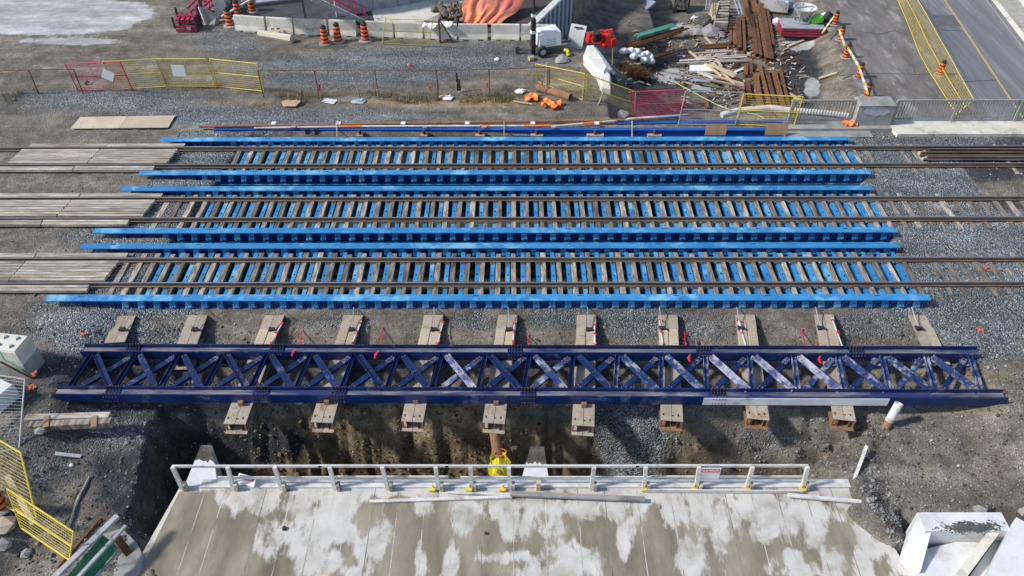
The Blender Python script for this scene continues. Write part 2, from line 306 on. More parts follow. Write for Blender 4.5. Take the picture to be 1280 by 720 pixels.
# ---------------------------------------------------------------- ground
def ground_material():
    m = bpy.data.materials.new('ground_soil_and_ballast'); m.use_nodes = True; nt = m.node_tree; N = nt.nodes; L = nt.links; b = N['Principled BSDF']; b.inputs['Roughness'].default_value = .95
    b.inputs['Specular IOR Level'].default_value = .25
    tc = N.new('ShaderNodeTexCoord'); P = tc.outputs['Object']
    zone = N.new('ShaderNodeVertexColor'); zone.layer_name = 'zone'; sep = N.new('ShaderNodeSeparateColor'); L.new(zone.outputs[0], sep.inputs[0])
    def noise(sc, det=6, ro=.65):
        n = N.new('ShaderNodeTexNoise'); n.inputs['Scale'].default_value = sc; n.inputs['Detail'].default_value = det; n.inputs['Roughness'].default_value = ro; L.new(P, n.inputs[0]); return n.outputs[0]
    def ramp(src, stops):
        r = N.new('ShaderNodeValToRGB'); e = r.color_ramp.elements
        while len(e) < len(stops): e.new(.5)
        for k, (p, c) in zip(e, stops): k.position = p; k.color = (*c, 1) if isinstance(c, tuple) else (c, c, c, 1)
        L.new(src, r.inputs[0]); return r.outputs[0]
    def mix(f, a, c):
        mx = N.new('ShaderNodeMix'); mx.data_type = 'RGBA'; L.new(f, mx.inputs[0]); L.new(a, mx.inputs[6]); L.new(c, mx.inputs[7]); return mx.outputs[2]
    def mth(op, a, c):
        q = N.new('ShaderNodeMath'); q.operation = op; q.use_clamp = op in ('MULTIPLY', 'ADD') and False
        for i, s in enumerate((a, c)):
            if isinstance(s, (int, float)): q.inputs[i].default_value = s
            else: L.new(s, q.inputs[i])
        return q.outputs[0]
    def soft(ch, n, lo=.35, hi=.65):
        s = mth('ADD', ch, mth('MULTIPLY', mth('SUBTRACT', n, .5), 1.1)); r = N.new('ShaderNodeMapRange'); r.inputs[1].default_value = lo; r.inputs[2].default_value = hi; L.new(s, r.inputs[0]); return r.outputs[0]
    v1 = N.new('ShaderNodeTexVoronoi'); v1.inputs['Scale'].default_value = 19; L.new(P, v1.inputs['Vector'])
    v2 = N.new('ShaderNodeTexVoronoi'); v2.inputs['Scale'].default_value = 36; L.new(P, v2.inputs['Vector'])
    s1 = N.new('ShaderNodeSeparateColor'); L.new(v1.outputs['Color'], s1.inputs[0]); s2 = N.new('ShaderNodeSeparateColor'); L.new(v2.outputs['Color'], s2.inputs[0])
    ball = ramp(s1.outputs[0], [(0, (.075, .083, .09)), (.45, (.145, .162, .172)), (.8, (.225, .245, .255)), (1, (.40, .41, .415))])
    soil = ramp(noise(1.3, 9, .75), [(.3, (.10, .087, .070)), (.5, (.180, .160, .130)), (.68, (.285, .262, .222))])
    grit = ramp(s2.outputs[1], [(0, .55), (.75, 1.0), (.93, 1.15), (1, 2.3)])
    mg = N.new('ShaderNodeMix'); mg.data_type = 'RGBA'; mg.blend_type = 'MULTIPLY'; mg.inputs[0].default_value = .85; L.new(soil, mg.inputs[6]); L.new(grit, mg.inputs[7]); soil = mg.outputs[2]
    brown = ramp(noise(1.7, 8, .72), [(.3, (.085, .062, .036)), (.5, (.22, .168, .10)), (.7, (.42, .335, .205))])
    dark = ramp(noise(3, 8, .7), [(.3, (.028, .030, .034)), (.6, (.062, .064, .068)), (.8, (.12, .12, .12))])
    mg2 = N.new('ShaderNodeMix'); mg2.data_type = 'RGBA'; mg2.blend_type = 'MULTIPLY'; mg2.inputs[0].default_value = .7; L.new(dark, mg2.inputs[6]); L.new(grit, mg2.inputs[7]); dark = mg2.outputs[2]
    light = ramp(noise(1.1, 9, .75), [(.3, (.26, .26, .26)), (.5, (.37, .37, .365)), (.7, (.47, .465, .455))])
    nb = noise(.9, 7, .7); nc = noise(2.6, 6, .7)
    c = soil
    c = mix(soft(sep.outputs[1], nb), c, brown)
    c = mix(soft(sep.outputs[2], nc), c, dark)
    bm = soft(sep.outputs[0], nc); c = mix(bm, c, ball)
    c = mix(soft(zone.outputs[1], nb, .4, .55), c, light)
    mps = N.new('ShaderNodeMapping'); mps.inputs['Scale'].default_value = (.16, .9, 1); L.new(P, mps.inputs[0]); ns = N.new('ShaderNodeTexNoise'); ns.inputs['Scale'].default_value = 1.1; ns.inputs['Detail'].default_value = 8; ns.inputs['Roughness'].default_value = .7; L.new(mps.outputs[0], ns.inputs[0])
    tone = ramp(ns.outputs[0], [(.3, .62), (.5, .98), (.68, 1.45)]); tone2 = ramp(noise(.28, 6, .6), [(.3, .72), (.5, 1.0), (.7, 1.25)])
    for t_ in (tone, tone2):
        mt_ = N.new('ShaderNodeMix'); mt_.data_type = 'RGBA'; mt_.blend_type = 'MULTIPLY'; mt_.inputs[0].default_value = 1; L.new(c, mt_.inputs[6]); L.new(t_, mt_.inputs[7]); c = mt_.outputs[2]
    L.new(c, b.inputs['Base Color'])
    hgtv = mth('ADD', mth('MULTIPLY', v1.outputs['Distance'], mth('ADD', mth('MULTIPLY', bm, -1.1), -.15)), mth('MULTIPLY', noise(7, 6, .7), .5))
    bp = N.new('ShaderNodeBump'); bp.inputs['Strength'].default_value = .8; bp.inputs['Distance'].default_value = .09; L.new(hgtv, bp.inputs['Height']); L.new(bp.outputs[0], b.inputs['Normal'])
    return m
def build_ground():
    core_x = np.arange(-38, 44, .13); core_y = np.concatenate([np.arange(-14.5, -9.5, .14), np.arange(-9.5, -5.2, .07), np.arange(-5.2, 46, .14)])
    def ext(a, lo, hi):
        L = [a[0]]; st = .3
        while L[-1] > lo: L.append(L[-1]-st); st *= 1.35
        R = [a[-1]]; st = .3
        while R[-1] < hi: R.append(R[-1]+st); st *= 1.35
        return np.array(L[:0:-1]+list(a)+R[1:])
    xs = ext(core_x, -400, 400); ys = ext(core_y, -300, 500)
    X, Y = np.meshgrid(xs, ys); Z = hgt(X, Y)
    nx, ny = len(xs), len(ys); V = np.stack([X.ravel(), Y.ravel(), Z.ravel()], 1)
    idx = np.arange(nx*ny).reshape(ny, nx); a = idx[:-1, :-1].ravel(); b = idx[:-1, 1:].ravel(); c = idx[1:, 1:].ravel(); d = idx[1:, :-1].ravel()
    Fc = np.stack([a, b, c, d], 1)
    me = bpy.data.meshes.new('ground'); me.vertices.add(len(V)); me.vertices.foreach_set('co', V.ravel()); me.loops.add(Fc.size); me.loops.foreach_set('vertex_index', Fc.ravel().astype(np.int32))
    me.polygons.add(len(Fc)); me.polygons.foreach_set('loop_start', np.arange(0, Fc.size, 4, dtype=np.int32)); me.polygons.foreach_set('loop_total', np.full(len(Fc), 4, np.int32)); me.polygons.foreach_set('use_smooth', np.ones(len(Fc), bool)); me.update(calc_edges=True); me.validate()
    # ground materials by place; the dark channel also carries painted shade
    D = V-CAM; k = D@FW; k = np.where(k > 1, k, 1); PX = 640+F*(D@RT)/k; PY = 360-F*(D@UP)/k
    R = np.full(len(V), .05); G = np.full(len(V), .12); B = np.full(len(V), .1); A = np.zeros(len(V))
    def blob(ch, x, y, rx, ry, amt):
        ch += amt*np.exp(-(((PX-x)/rx)**2+((PY-y)/ry)**2)**1.5)
    for t in [(300, 195, 90, 12, .8), (230, 235, 60, 9, .5), (130, 295, 70, 20, .6), (170, 320, 60, 12, .8), (100, 400, 90, 45, .65), (200, 430, 110, 30, .55), (420, 400, 80, 25, .45), (590, 400, 40, 20, .55), (690, 395, 50, 22, .6), (790, 400, 60, 35, .6), (880, 410, 60, 30, .5), (1060, 410, 60, 30, .5), (1180, 330, 110, 60, .75), (1120, 210, 60, 45, .9), (1180, 170, 90, 22, .7), (1230, 290, 80, 40, .6), (1200, 400, 90, 45, .55), (785, 540, 48, 70, 1.0), (900, 560, 90, 40, .3), (1060, 625, 50, 40, .4), (1000, 540, 80, 40, .25), (420, 90, 160, 34, .55), (600, 72, 140, 28, .55), (400, 145, 240, 14, .5), (140, 120, 150, 14, .4), (100, 135, 200, 22, .35), (60, 560, 90, 80, .4), (160, 530, 60, 40, .4), (1260, 420, 60, 60, .4), (300, 150, 100, 10, .5), (280, 50, 60, 20, .5)]: blob(R, *t)
    for t in [(500, 560, 260, 60, .9), (850, 560, 90, 50, .5), (1150, 570, 160, 80, .10), (1020, 90, 45, 45, .3), (900, 80, 90, 50, .25), (800, 40, 80, 30, .2), (620, 128, 100, 10, .5), (330, 128, 90, 6, .4), (1220, 480, 90, 50, .3), (480, 128, 60, 8, .4), (1150, 640, 60, 30, .12), (620, 90, 90, 30, .3)]: blob(G, *t)
    for t in [(200, 580, 70, 100, 1.2), (330, 555, 60, 30, .8), (60, 570, 110, 110, .3), (100, 460, 120, 60, .3), (820, 100, 50, 26, .6), (1000, 95, 30, 45, .9), (760, 30, 90, 40, .35), (1230, 195, 90, 35, .9), (1240, 260, 60, 10, .7), (700, 440, 900, 60, .08), (500, 470, 500, 30, .3), (720, 130, 60, 30, .3), (900, 110, 90, 40, .25), (1170, 570, 130, 70, .22), (30, 20, 40, 8, .4), (230, 60, 90, 30, .25), (55, 355, 50, 10, .3)]: blob(B, *t)  # dark soil, plus shade painted on pit wall, yard bank and under truss
    for t in [(70, 14, 125, 20, 1.1), (50, 36, 100, 9, .8), (90, 52, 80, 6, .7), (140, 22, 40, 12, .4), (900, 60, 40, 30, .3), (600, 395, 26, 16, .4), (50, 230, 100, 14, .25), (60, 300, 60, 14, .2), (1175, 260, 30, 8, .5), (1060, 400, 40, 18, .3), (1000, 50, 20, 16, 1.0), (850, 35, 22, 8, .7), (840, 95, 35, 12, .7), (1015, 110, 12, 16, .8), (700, 150, 900, 2, 0), (680, 22, 1, 1, 0), (890, 75, 40, 30, .35)]: blob(A, *t)
    xr_, yr_, zr_ = V[:, 0], V[:, 1], V[:, 2]; bd = ((xr_ > -16.6) & (xr_ < -12) | (xr_ > 14.5) & (xr_ < 21)) & (yr_ > -1.9) & (yr_ < 11); R[bd] = .95; B[bd] *= .5
    dg = (Z.ravel() < -1.1) & (Y.ravel() > -1.9) & (Y.ravel() < 10.95); B[dg] = 1; R[dg] = 0; A[dg] = 0; G[dg] = 0  # hollow under the tracks coloured dark to stand in for deep shade
    col = np.stack([R, G, B, A], 1).clip(0, 1.5).astype(np.float32)
    at_ = me.color_attributes.new('zone', 'FLOAT_COLOR', 'POINT'); at_.data.foreach_set('color', col.ravel())
    me.materials.append(ground_material()); o = bpy.data.objects.new('ground', me); link(o); o['kind'] = 'structure'; return o
build_ground()
def sheet_poly(name, pts, z, mat, thick=.06):
    o = build(name, MB().prism(pts, z-thick, z), mat, origin=(0, 0, 0)); o['kind'] = 'structure'; return o
# ---------------------------------------------------------------- roads north east, one sheet each
ASPH_OLD = pmat('old_dusty_asphalt', (.115, .105, .095), (.21, .195, .18), .7, .9, .15, c3=(.38, .37, .35), s3=.5, t3=(.54, .68), stretch=(1.5, .45, 1), speck=(2.5, (.07, .06, .055), .5))
ASPH = pmat('blue_grey_asphalt', (.12, .125, .14), (.18, .185, .20), 1.1, .85, .1, c3=(.30, .30, .31), s3=.5, t3=(.5, .74), stretch=(1.4, .10, 1), speck=(1.2, (.30, .29, .28), .35))
ASPH_NEW = pmat('fresh_dark_asphalt', (.03, .03, .034), (.06, .06, .065), 1.2, .8, .1, c3=(.1, .1, .1), s3=.8)
ASPH_BR = pmat('brown_dark_asphalt', (.05, .04, .038), (.075, .06, .057), 1.2, .85, .1)
YLINE = pmat('worn_yellow_line', (.42, .30, .09), (.50, .37, .12), 3, .8, 0)
rl = lambda px, py: tuple(at(px, py, -4)[:2])
def extl(a, b, k): return (a[0]+(b[0]-a[0])*k, a[1]+(b[1]-a[1])*k)
Ae, Be = rl(1216, 127), rl(1139, 8)        # joint between old and new surface
A0, A1 = extl(Ae, Be, -.6), extl(Ae, Be, 3)
Le = [(21.82+.15*(y-21.6), y) for y in (12.3, 18, 22, 27, 32, 38, 60)]
sheet_poly('pavement', Le+[A1, A0], -4.0, ASPH_OLD)
sheet_poly('road', [A0, A1, (A1[0]+22, A1[1]), (A0[0]+14, A0[1])], -4.004, ASPH)
c0, c1 = rl(1265, 127), rl(1181, 0); k0, k1 = extl(c0, c1, -.6), extl(c0, c1, 2)
for off in (0,):
    build('painted_line', MB().bar((k0[0]+off, k0[1], -3.998), (k1[0]+off, k1[1], -3.998), .13, .004), YLINE)['kind'] = 'structure'
e0, e1 = rl(1300, 88), rl(1233, 0); k0, k1 = extl(e0, e1, -.8), extl(e0, e1, 2)
build('painted_line', MB().bar((k0[0], k0[1], -3.998), (k1[0], k1[1], -3.998), .10, .004), CONCG)['kind'] = 'structure'
build('kerb', MB().bar((k0[0]+.55, k0[1], -3.94), (k1[0]+.55, k1[1], -3.94), .3, .14), CONC)['kind'] = 'structure'
build('pavement', MB().bar((k0[0]+1.5, k0[1], -3.93), (k1[0]+1.5, k1[1], -3.93), 1.6, .1), CONCG)['kind'] = 'structure'
wl = MB(); w0, w1 = rl(1285, 40), rl(1262, 0); w0, w1 = extl(w0, w1, -1.5), extl(w0, w1, 4)
wl.bar((w0[0]+.9, w0[1], -2.4), (w1[0]+.9, w1[1], -2.4), .5, 3.2); wl.bar((w0[0]+.78, w0[1], -.7), (w1[0]+.78, w1[1], -.7), .8, .22)
wr = thing('retaining_wall', 'whitewashed concrete retaining wall beside the road in the top right corner', 'wall', (w0[0]+.9, w0[1], -4))
build('wall_face', wl, CONCW, wr)
sheet_poly('road_patch', [rl(1165, 18), rl(1193, 19), rl(1202, 33), rl(1173, 32)], -3.999, pmat('dark_asphalt_patch', (.085, .088, .098), (.12, .125, .135), 2, .85, .08), .02)
for pts in ([(1192, 99), (1205, 102), (1222, 101), (1245, 100)], [(1048, 95), (1075, 92), (1110, 92), (1150, 93), (1168, 92)], [(1080, 40), (1100, 43), (1118, 38), (1135, 44)], [(1176, 37), (1190, 38), (1204, 39)]):
    cr = MB()
    for a_, b_ in zip(pts[:-1], pts[1:]): cr.bar(at(*a_, -3.997), at(*b_, -3.997), .07, .004)
    build('road_crack', cr, ASPH_NEW)['kind'] = 'structure'
# fresh asphalt and walkway behind the barriers (level with the ground)
sheet_poly('road', [tuple(at(*q, .02)[:2]) for q in [(296, 24), (470, 31), (455, -12), (300, -16)]], .03, ASPH_NEW)
sheet_poly('pavement', [tuple(at(*q, .02)[:2]) for q in [(470, 31), (530, 27), (575, 12), (600, -14), (455, -14)]], .035, CONC)
sheet_poly('pavement', [tuple(at(*q, .02)[:2]) for q in [(530, 27), (552, 28), (592, 12), (602, -14), (598, -14), (572, 8)]], .075, CONCG)
sheet_poly('road', [tuple(at(*q, .02)[:2]) for q in [(604, 40), (661, 38), (702, -14), (604, -14)]], .03, ASPH_BR)
# ---------------------------------------------------------------- the three tracks
TRK = [('nearest', 0.0, -14.15, 15.45), ('middle', 4.2, -13.3, 15.8), ('farthest', 8.36, -12.85, 16.1)]
ZR = .19
GIR = [(-1.68, 1.46), (2.48, 5.55), (6.82, 9.72)]
GX = [((-17.76, 15.72), (-17.69, 15.69)), ((-17.59, 15.91), (-17.54, 15.95)), ((-17.19, 16.30), (-17.15, 16.27))]
rail_prof = [(-.075, .0), (.075, .0), (.075, .012), (.012, .03), (.012, .13), (.036, .145), (.036, .17), (-.036, .17), (-.036, .145), (-.012, .13), (-.012, .03), (-.075, .012)]
tie_me = None; beam_me = None
brk = MB().add([(-.13, 0, -.40), (.13, 0, -.40), (.13, 0, -.1), (-.13, 0, -.1), (-.13, -.15, -.37), (.13, -.15, -.37), (.11, -.06, -.17), (-.11, -.06, -.17)], [(0, 1, 2, 3), (7, 6, 5, 4), (0, 4, 5, 1), (1, 5, 6, 2), (2, 6, 7, 3), (3, 7, 4, 0)])
for a in (-.07, 0.01, .08):
    for b in (-.2, -.31): brk.tube((a, -.09 if b > -.25 else -.13, b), (a, -.11 if b > -.25 else -.165, b+.02), .024, n=5)
brk.box((-.05, -.07, -.425), (.05, .08, .05)); brk.box((.05, -.07, -.425), (.05, .08, .05))
stf = MB().add([(-.008, 0, -.5), (.008, 0, -.5), (.008, 0, -.03), (-.008, 0, -.03), (-.008, -.145, -.5), (.008, -.145, -.5), (.008, -.145, -.03), (-.008, -.145, -.03)], [(0, 3, 2, 1), (4, 5, 6, 7), (0, 1, 5, 4), (1, 2, 6, 5), (2, 3, 7, 6), (3, 0, 4, 7)])
brk0 = stf0 = None; ties_made = 0
for ti, (nm, Y, xb0, xb1) in enumerate(TRK):
    pos = 'with the navy truss lying in front of it' if ti == 0 else ('between the other two' if ti == 1 else 'next to the yellow and pink fence')
    tr = thing('railway_track', f'{nm} of the three railway tracks, {pos}', 'railway track', (0, Y, -.04), 'railway tracks crossing the blue bridge spans')
    for s in (-1, 1):
        y = Y+s*.7525
        r = build('rail', MB().extrude([(a, b+.02) for a, b in rail_prof], (-46, y, 0), (46, y, 0)), RAIL, tr)
        build('rail_head', MB().box((0, y, .193), (92, .055, .007)), HEAD, r)
    tie_list = []
    xs = []
    n = int(round((xb1-xb0)/.6)); pitch = (xb1-xb0)/n
    for i in range(-1, n+1): xs.append((xb0+i*pitch+.212, 0))
    k = 1
    while xb1+.3+k*.6 < 30: xs.append((xb1+.24+k*.58, 1)); k += 1
    for k in range(1, (3, 4, 1)[ti]): xs.append((xb0-.33-k*.58, 1))
    for x, bur in xs:
        jx = random.uniform(-.03, .03); jr = random.uniform(-.012, .012); jy = random.uniform(-.05, .05)
        z = -.18-(random.uniform(.03, .085)-(.03 if Y < 5 else 0) if bur else 0)+random.uniform(-.012, .012)
        if tie_me is None: tie_me = o = build('sleeper', MB().box((0, 0, .09), (.215, 2.59, .18), top=(.96, .995)), TIEW, tr, origin=(0, 0, 0)); o.location = (x+jx, jy, z+.04); 
        else: inst(tie_me, (x+jx, Y+jy, z), tr, rz=jr, scale=(random.uniform(.9, 1.08), random.uniform(.97, 1.02), 1))
    # span: girders, cross beams
    sp = thing('bridge_span', f'{nm} bright blue steel bridge span carrying the {nm} railway track', 'bridge span', (0, Y, -.5), 'temporary blue bridge spans under the tracks')
    m = MB(); dk = MB()
    for i in range(n+1):
        x = xb0+i*pitch
        if beam_me is None:
            g = MB().box((0, 0, -.012), (.165, 3.0, .02)); g.box((0, 0, -.12), (.02, 2.98, .2)); g.box((0, 0, -.23), (.165, 2.98, .018))
            beam_me = build('crossbeam', g, BLUE, sp, origin=(0, 0, 0)); beam_me.location = (x, -.1, .5)
        else: inst(beam_me, (x, Y-.1, 0), sp)
        m.box((x, Y-.1+random.uniform(-.1, .1), .001), (.05, .09, .006))
        for s in (-1, 1):
            for q in (-1, 1):
                yy = Y+s*.7525+q*.14
                dk.box((x, yy, .012), (.2, .10, .022)); dk.tube((x-.06, yy, .02), (x-.06, yy, .075), .018, n=5); dk.tube((x+.06, yy, .02), (x+.06, yy, .075), .018, n=5); dk.bar((x-.07, yy+q*.02, .05), (x+.07, yy-q*.03, .06), .03, .025)
    dk.v = [v for v in dk.v]; build('rail_clips', dk, RAIL, tr)['kind'] = 'stuff'
    build('drain_holes', m, NAVY, sp)['kind'] = 'stuff'
    for gi, s in enumerate((-1, 1)):
        gy = GIR[ti][gi]; x0, x1 = GX[ti][gi]
        tp = MB(); w = .34
        tp.add([(x0, gy-w/2, .25), (x1, gy-w/2, .25), (x1, gy+w/2, .25), (x0, gy+w/2, .25), (x0, gy-w/2, .215), (x1, gy-w/2, .215), (x1, gy+w/2, .215), (x0, gy+w/2, .215)], [(0, 1, 2, 3), (7, 6, 5, 4), (4, 5, 1, 0), (5, 6, 2, 1), (6, 7, 3, 2), (7, 4, 0, 3)])
        gd = build('girder', tp, BLUE, sp)
        wb = MB(); zl = -.32
        wb.add([(x0+.1, gy-.012, .215), (x1-.02, gy-.012, .215), (x1-.02, gy-.012, zl), (x0+2.2, gy-.012, zl), (x0+.1, gy+.012, .215), (x1-.02, gy+.012, .215), (x1-.02, gy+.012, zl), (x0+2.2, gy+.012, zl)], [(0, 3, 2, 1), (4, 5, 6, 7), (0, 1, 5, 4), (1, 2, 6, 5), (2, 3, 7, 6), (3, 0, 4, 7)])
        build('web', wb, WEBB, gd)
        build('bottom_flange', MB().box(((x0+2.3+x1)/2, gy, zl-.016), (x1-x0-2.35, .33, .03)), BLUE, gd)
        nn = int((x1-x0-.5)/.602)
        for i in range(nn):
            x = x1-.42-i*.602
            zo = .215
            if x < x0+1.0: continue
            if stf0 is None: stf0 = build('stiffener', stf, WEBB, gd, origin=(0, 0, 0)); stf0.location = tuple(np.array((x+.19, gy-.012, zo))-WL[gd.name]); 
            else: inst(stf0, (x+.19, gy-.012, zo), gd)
            if x > x0+2.9:
                if brk0 is None: brk0 = build('bracket', brk, BLUE, gd, origin=(0, 0, 0)); brk0.location = tuple(np.array((x, gy-.012, zo))-WL[gd.name])
                else: inst(brk0, (x, gy-.012, zo), gd)
        for fr in (.272-.006*gi, .634):
            sx = x0+(x1-x0)*fr; sb = MB().box((sx, gy-.03, -.04), (.10, .018, .48))
            for a in (-.035, .035):
                for j in range(7): sb.box((sx+a, gy-.05, .16-j*.065), (.03, .03, .03))
            sb.box((sx, gy, .254), (.012, .33, .006)); build('splice_plate', sb, BLUE, gd)
        hm = MB()
        for j in range(9): hm.box((x0+1.3+j*3.75+random.uniform(-.3, .3), gy+.09, .2515), (.22, .035, .003))
        build('lifting_slots', hm, NAVY, gd)['kind'] = 'stuff'
# ---------------------------------------------------------------- timber panels of the level crossing
def planks(root, x0, x1, ys, y0, y1, z0, n, skew=.0):
    w = (y1-y0)/n
    for i in range(n):
        ya = y0+i*w; a = x0+skew*(i/n)+random.uniform(-.015, .015); b = x1+skew*(i/n)+random.uniform(-.015, .015)
        z = z0+random.uniform(-.008, .008)
        if (b-a, 0) and root.get('_p') is None: pass
        build('plank', MB().box(((a+b)/2, ya+w/2, z-.06), (b-a, w-.022, .12), top=(.999, .94)), PLANK, root)
XC = [(-16.0, [-19.75, -23.5, -27.2, -31]), (-15.95, [-19.65, -23.4, -27.1, -31]), (-16.25, [-20.0, -23.75])]
for ti, (nm, Y, _, _) in enumerate(TRK):
    xr, cuts = XC[ti]; last = xr; skew = .18
    for ci, xl in enumerate(cuts):
        w = ('nearest the blue bridge span', 'second from the bridge span', 'third from the bridge span', 'at the left edge of the photo')[ci]
        rt = thing('crossing_panel', f'weathered timber crossing panel between the {nm} track\'s rails, {w}', 'timber panel', ((xl+last)/2, Y, 0), 'timber crossing panels between the rails')
        planks(rt, xl+.02, last-.02, None, Y-.60, Y+.62, .175, 7, skew)
        for side, a, b, lab in ((-1, Y-1.18, Y-.84, 'in front of'), (1, Y+.84, Y+1.14, 'behind')):
            so_ = -.45 if side < 0 else .35
            rt = thing('crossing_panel', f'narrow timber edging {lab} the {nm} track, {w}', 'timber panel', ((xl+last)/2, (a+b)/2, 0), 'timber edging boards outside the rails')
            planks(rt, xl+.02+so_, last-.02+so_, None, a, b, .165, 1 if side > 0 else 2, 0)
        last = xl
# ---------------------------------------------------------------- navy truss lying in front
t0, t1, n0, n1 = Vector((-15.55, -4.02, 0)), Vector((16.65, -4.18, 0)), Vector((-15.7, -6.02, 0)), Vector((16.35, -6.22, 0))
ztb = -.44
tru = thing('steel_truss', 'long dark navy cross-braced steel truss lying flat on the tan beams', 'truss', ((t0+n0+t1+n1)/4).to_tuple()[:2]+(ztb,))
def chord(a, b, wd, splices, dusty, extra=0):
    d = (b-a).normalized(); nrm = Vector((-d.y, d.x, 0)); 
    fl = MB()
    z0_, z1_ = ztb, ztb+.40
    near = build('chord', MB().bar(a-nrm*(wd/2)+Vector((0, 0, (z0_+z1_)/2))-d*extra, b-nrm*(wd/2)+Vector((0, 0, (z0_+z1_)/2))+d*extra*0, .035, .40), NAVY, tru)
    build('far_flange', MB().bar(a+nrm*(wd/2)+Vector((0, 0, (z0_+z1_)/2)), b+nrm*(wd/2)+Vector((0, 0, (z0_+z1_)/2)), .035, .40), NAVY, near)
    build('web', MB().bar(a+Vector((0, 0, z1_-.17)), b+Vector((0, 0, z1_-.17)), wd-.04, .03), NAVYD, near)
    L_ = (b-a).length; s = MB()
    for u in splices:
        c = a+d*(L_*u)
        for i in range(5):
            for q in (-1, 1):
                for off in (wd/2-.015, wd/2-.09):
                    p = c+d*(i*.105-.21)+nrm*q*off; s.tube(p+Vector((0, 0, z1_-.16)), p+Vector((0, 0, z1_+(.035 if off > wd/2-.05 else -.1))), .022, n=5)
            p = c+d*(i*.105-.21)-nrm*(wd/2+.03)
            for zz in (z0_+.09, z0_+.3): s.tube(p+Vector((0, 0, zz)), p+Vector((0, -.03, zz)), .025, n=5)
        pl = (c-d*.27+Vector((0, 0, z1_-.145)), c+d*.27+Vector((0, 0, z1_-.145))); build('splice_plate', MB().bar(pl[0], pl[1], wd-.08, .02), NAVY, near)
    build('splice_bolts', s, RUSTB, near)['kind'] = 'stuff'
    return near
ct = chord(t0, t1, .36, (.055, .217, .484, .695, .865), 0); cn = chord(n0-Vector((.0, 0, 0)), n1+Vector((.3, 0, 0)), .36, (.06, .3, .5, .70, .85)[:4]+(.218,), 1)
build('scuffed_flange_plate', MB().bar(n0+(n1-n0)*.69+Vector((0, -.215, ztb+.19)), n0+(n1-n0)*.885+Vector((0, -.215, ztb+.19)), .02, .34), pmat('scuffed_white_plate', (.62, .63, .66), (.76, .77, .78), 1.5, .6, .05, c3=(.2, .22, .34), s3=1.3, t3=(.6, .75)), cn)
NB = 20
Tp = [t0+(t1-t0)*(.012+.976*i/NB)+Vector((0, -.2, 0)) for i in range(NB+1)]; Np = [n0+(n1-n0)*(.012+.976*i/NB)+Vector((0, .2, 0)) for i in range(NB+1)]
DUSTN = pmat('scuffed_navy_steel', (.006, .026, .11), (.03, .06, .18), 2.2, .5, .12, c3=(.35, .38, .42), s3=2.3, t3=(.5, .64), rnd=.1)
PALEN = pmat('scraped_pale_steel', (.24, .25, .33), (.48, .49, .54), 2.4, .55, .12, c3=(.06, .075, .22), s3=2.0, t3=(.48, .6))
Z = lambda v, z: Vector((v.x, v.y, z))
for i in range(NB+1):
    mt = NAVY if i < 12 else DUSTN
    m = MB(); m.bar(Z(Tp[i], ztb+.22), Z(Np[i], ztb+.22), .15, .02); m.bar(Z(Tp[i], ztb+.26)-Vector((.075, 0, 0)), Z(Np[i], ztb+.26)-Vector((.075, 0, 0)), .015, .12); m.bar(Z(Tp[i], ztb+.26)+Vector((.075, 0, 0)), Z(Np[i], ztb+.26)+Vector((.075, 0, 0)), .015, .12)
    build('upright', m, mt, tru)
    build('gusset', MB().box((Tp[i].x-.02, Tp[i].y-.13, ztb+.10), (.62, .34, .02)), mt if i < 17 else PALEN, tru); build('gusset', MB().box((Np[i].x, Np[i].y+.10, ztb+.10), (.55, .24, .02)), mt, tru)
for i in range(NB):
    mt = PALEN if i in (8, 14, 15, 16) else (DUSTN if i in (10, 13, 17, 18, 19, 12) else NAVY)
    a, b = Tp[i]+Vector((.14, 0, 0)), Np[i+1]-Vector((.14, 0, 0)); m = MB(); d = (b-a).normalized(); nn_ = Vector((-d.y, d.x, 0))
    m.bar(Z(a, ztb+.27), Z(b, ztb+.27), .21 if i < 12 else .27, .02); m.bar(Z(a+nn_*.1, ztb+.31), Z(b+nn_*.1, ztb+.31), .02, .1)
    if i % 3 == 0: m.bar(Z(a-nn_*.1, ztb+.31), Z(b-nn_*.1, ztb+.31), .02, .1)
    o = build('diagonal_brace', m, mt, tru)
    s = MB()
    for u in ((.05, .12, .5, .88, .95) if i > 14 else (.06, .5, .94)):
        for q in (-.05, .05): p = a+(b-a)*u+nn_*q; s.tube(Z(p, ztb+.28), Z(p, ztb+.31), .022, n=5)
    build('bolts', s, RUSTO, o)
    mt2 = DUSTN if i in (8, 10, 16, 18) else NAVY
    a, b = Np[i]+Vector((.14, 0, 0)), Tp[i+1]-Vector((.14, 0, 0)); m = MB(); d = (b-a).normalized(); nn_ = Vector((-d.y, d.x, 0))
    m.bar(Z(a, ztb+.17), Z(b, ztb+.17), .22 if i < 12 else .17, .02); m.bar(Z(a-nn_*.1, ztb+.14), Z(b-nn_*.1, ztb+.14), .02, .1)
    o = build('diagonal_brace', m, mt2, tru); s = MB()
    for u in (.04, .09, .15, .85, .91, .97):
        for q in (-.05, .05): p = a+(b-a)*u+nn_*q; s.tube(Z(p, ztb+.18), Z(p, ztb+.215), .025, n=5)
    build('bolts', s, RUSTO, o); build('splice_plate', MB().bar(Z(a+(b-a)*.83, ztb+.19), Z(a+(b-a)*.985, ztb+.19), .2, .015), DUSTN, o)
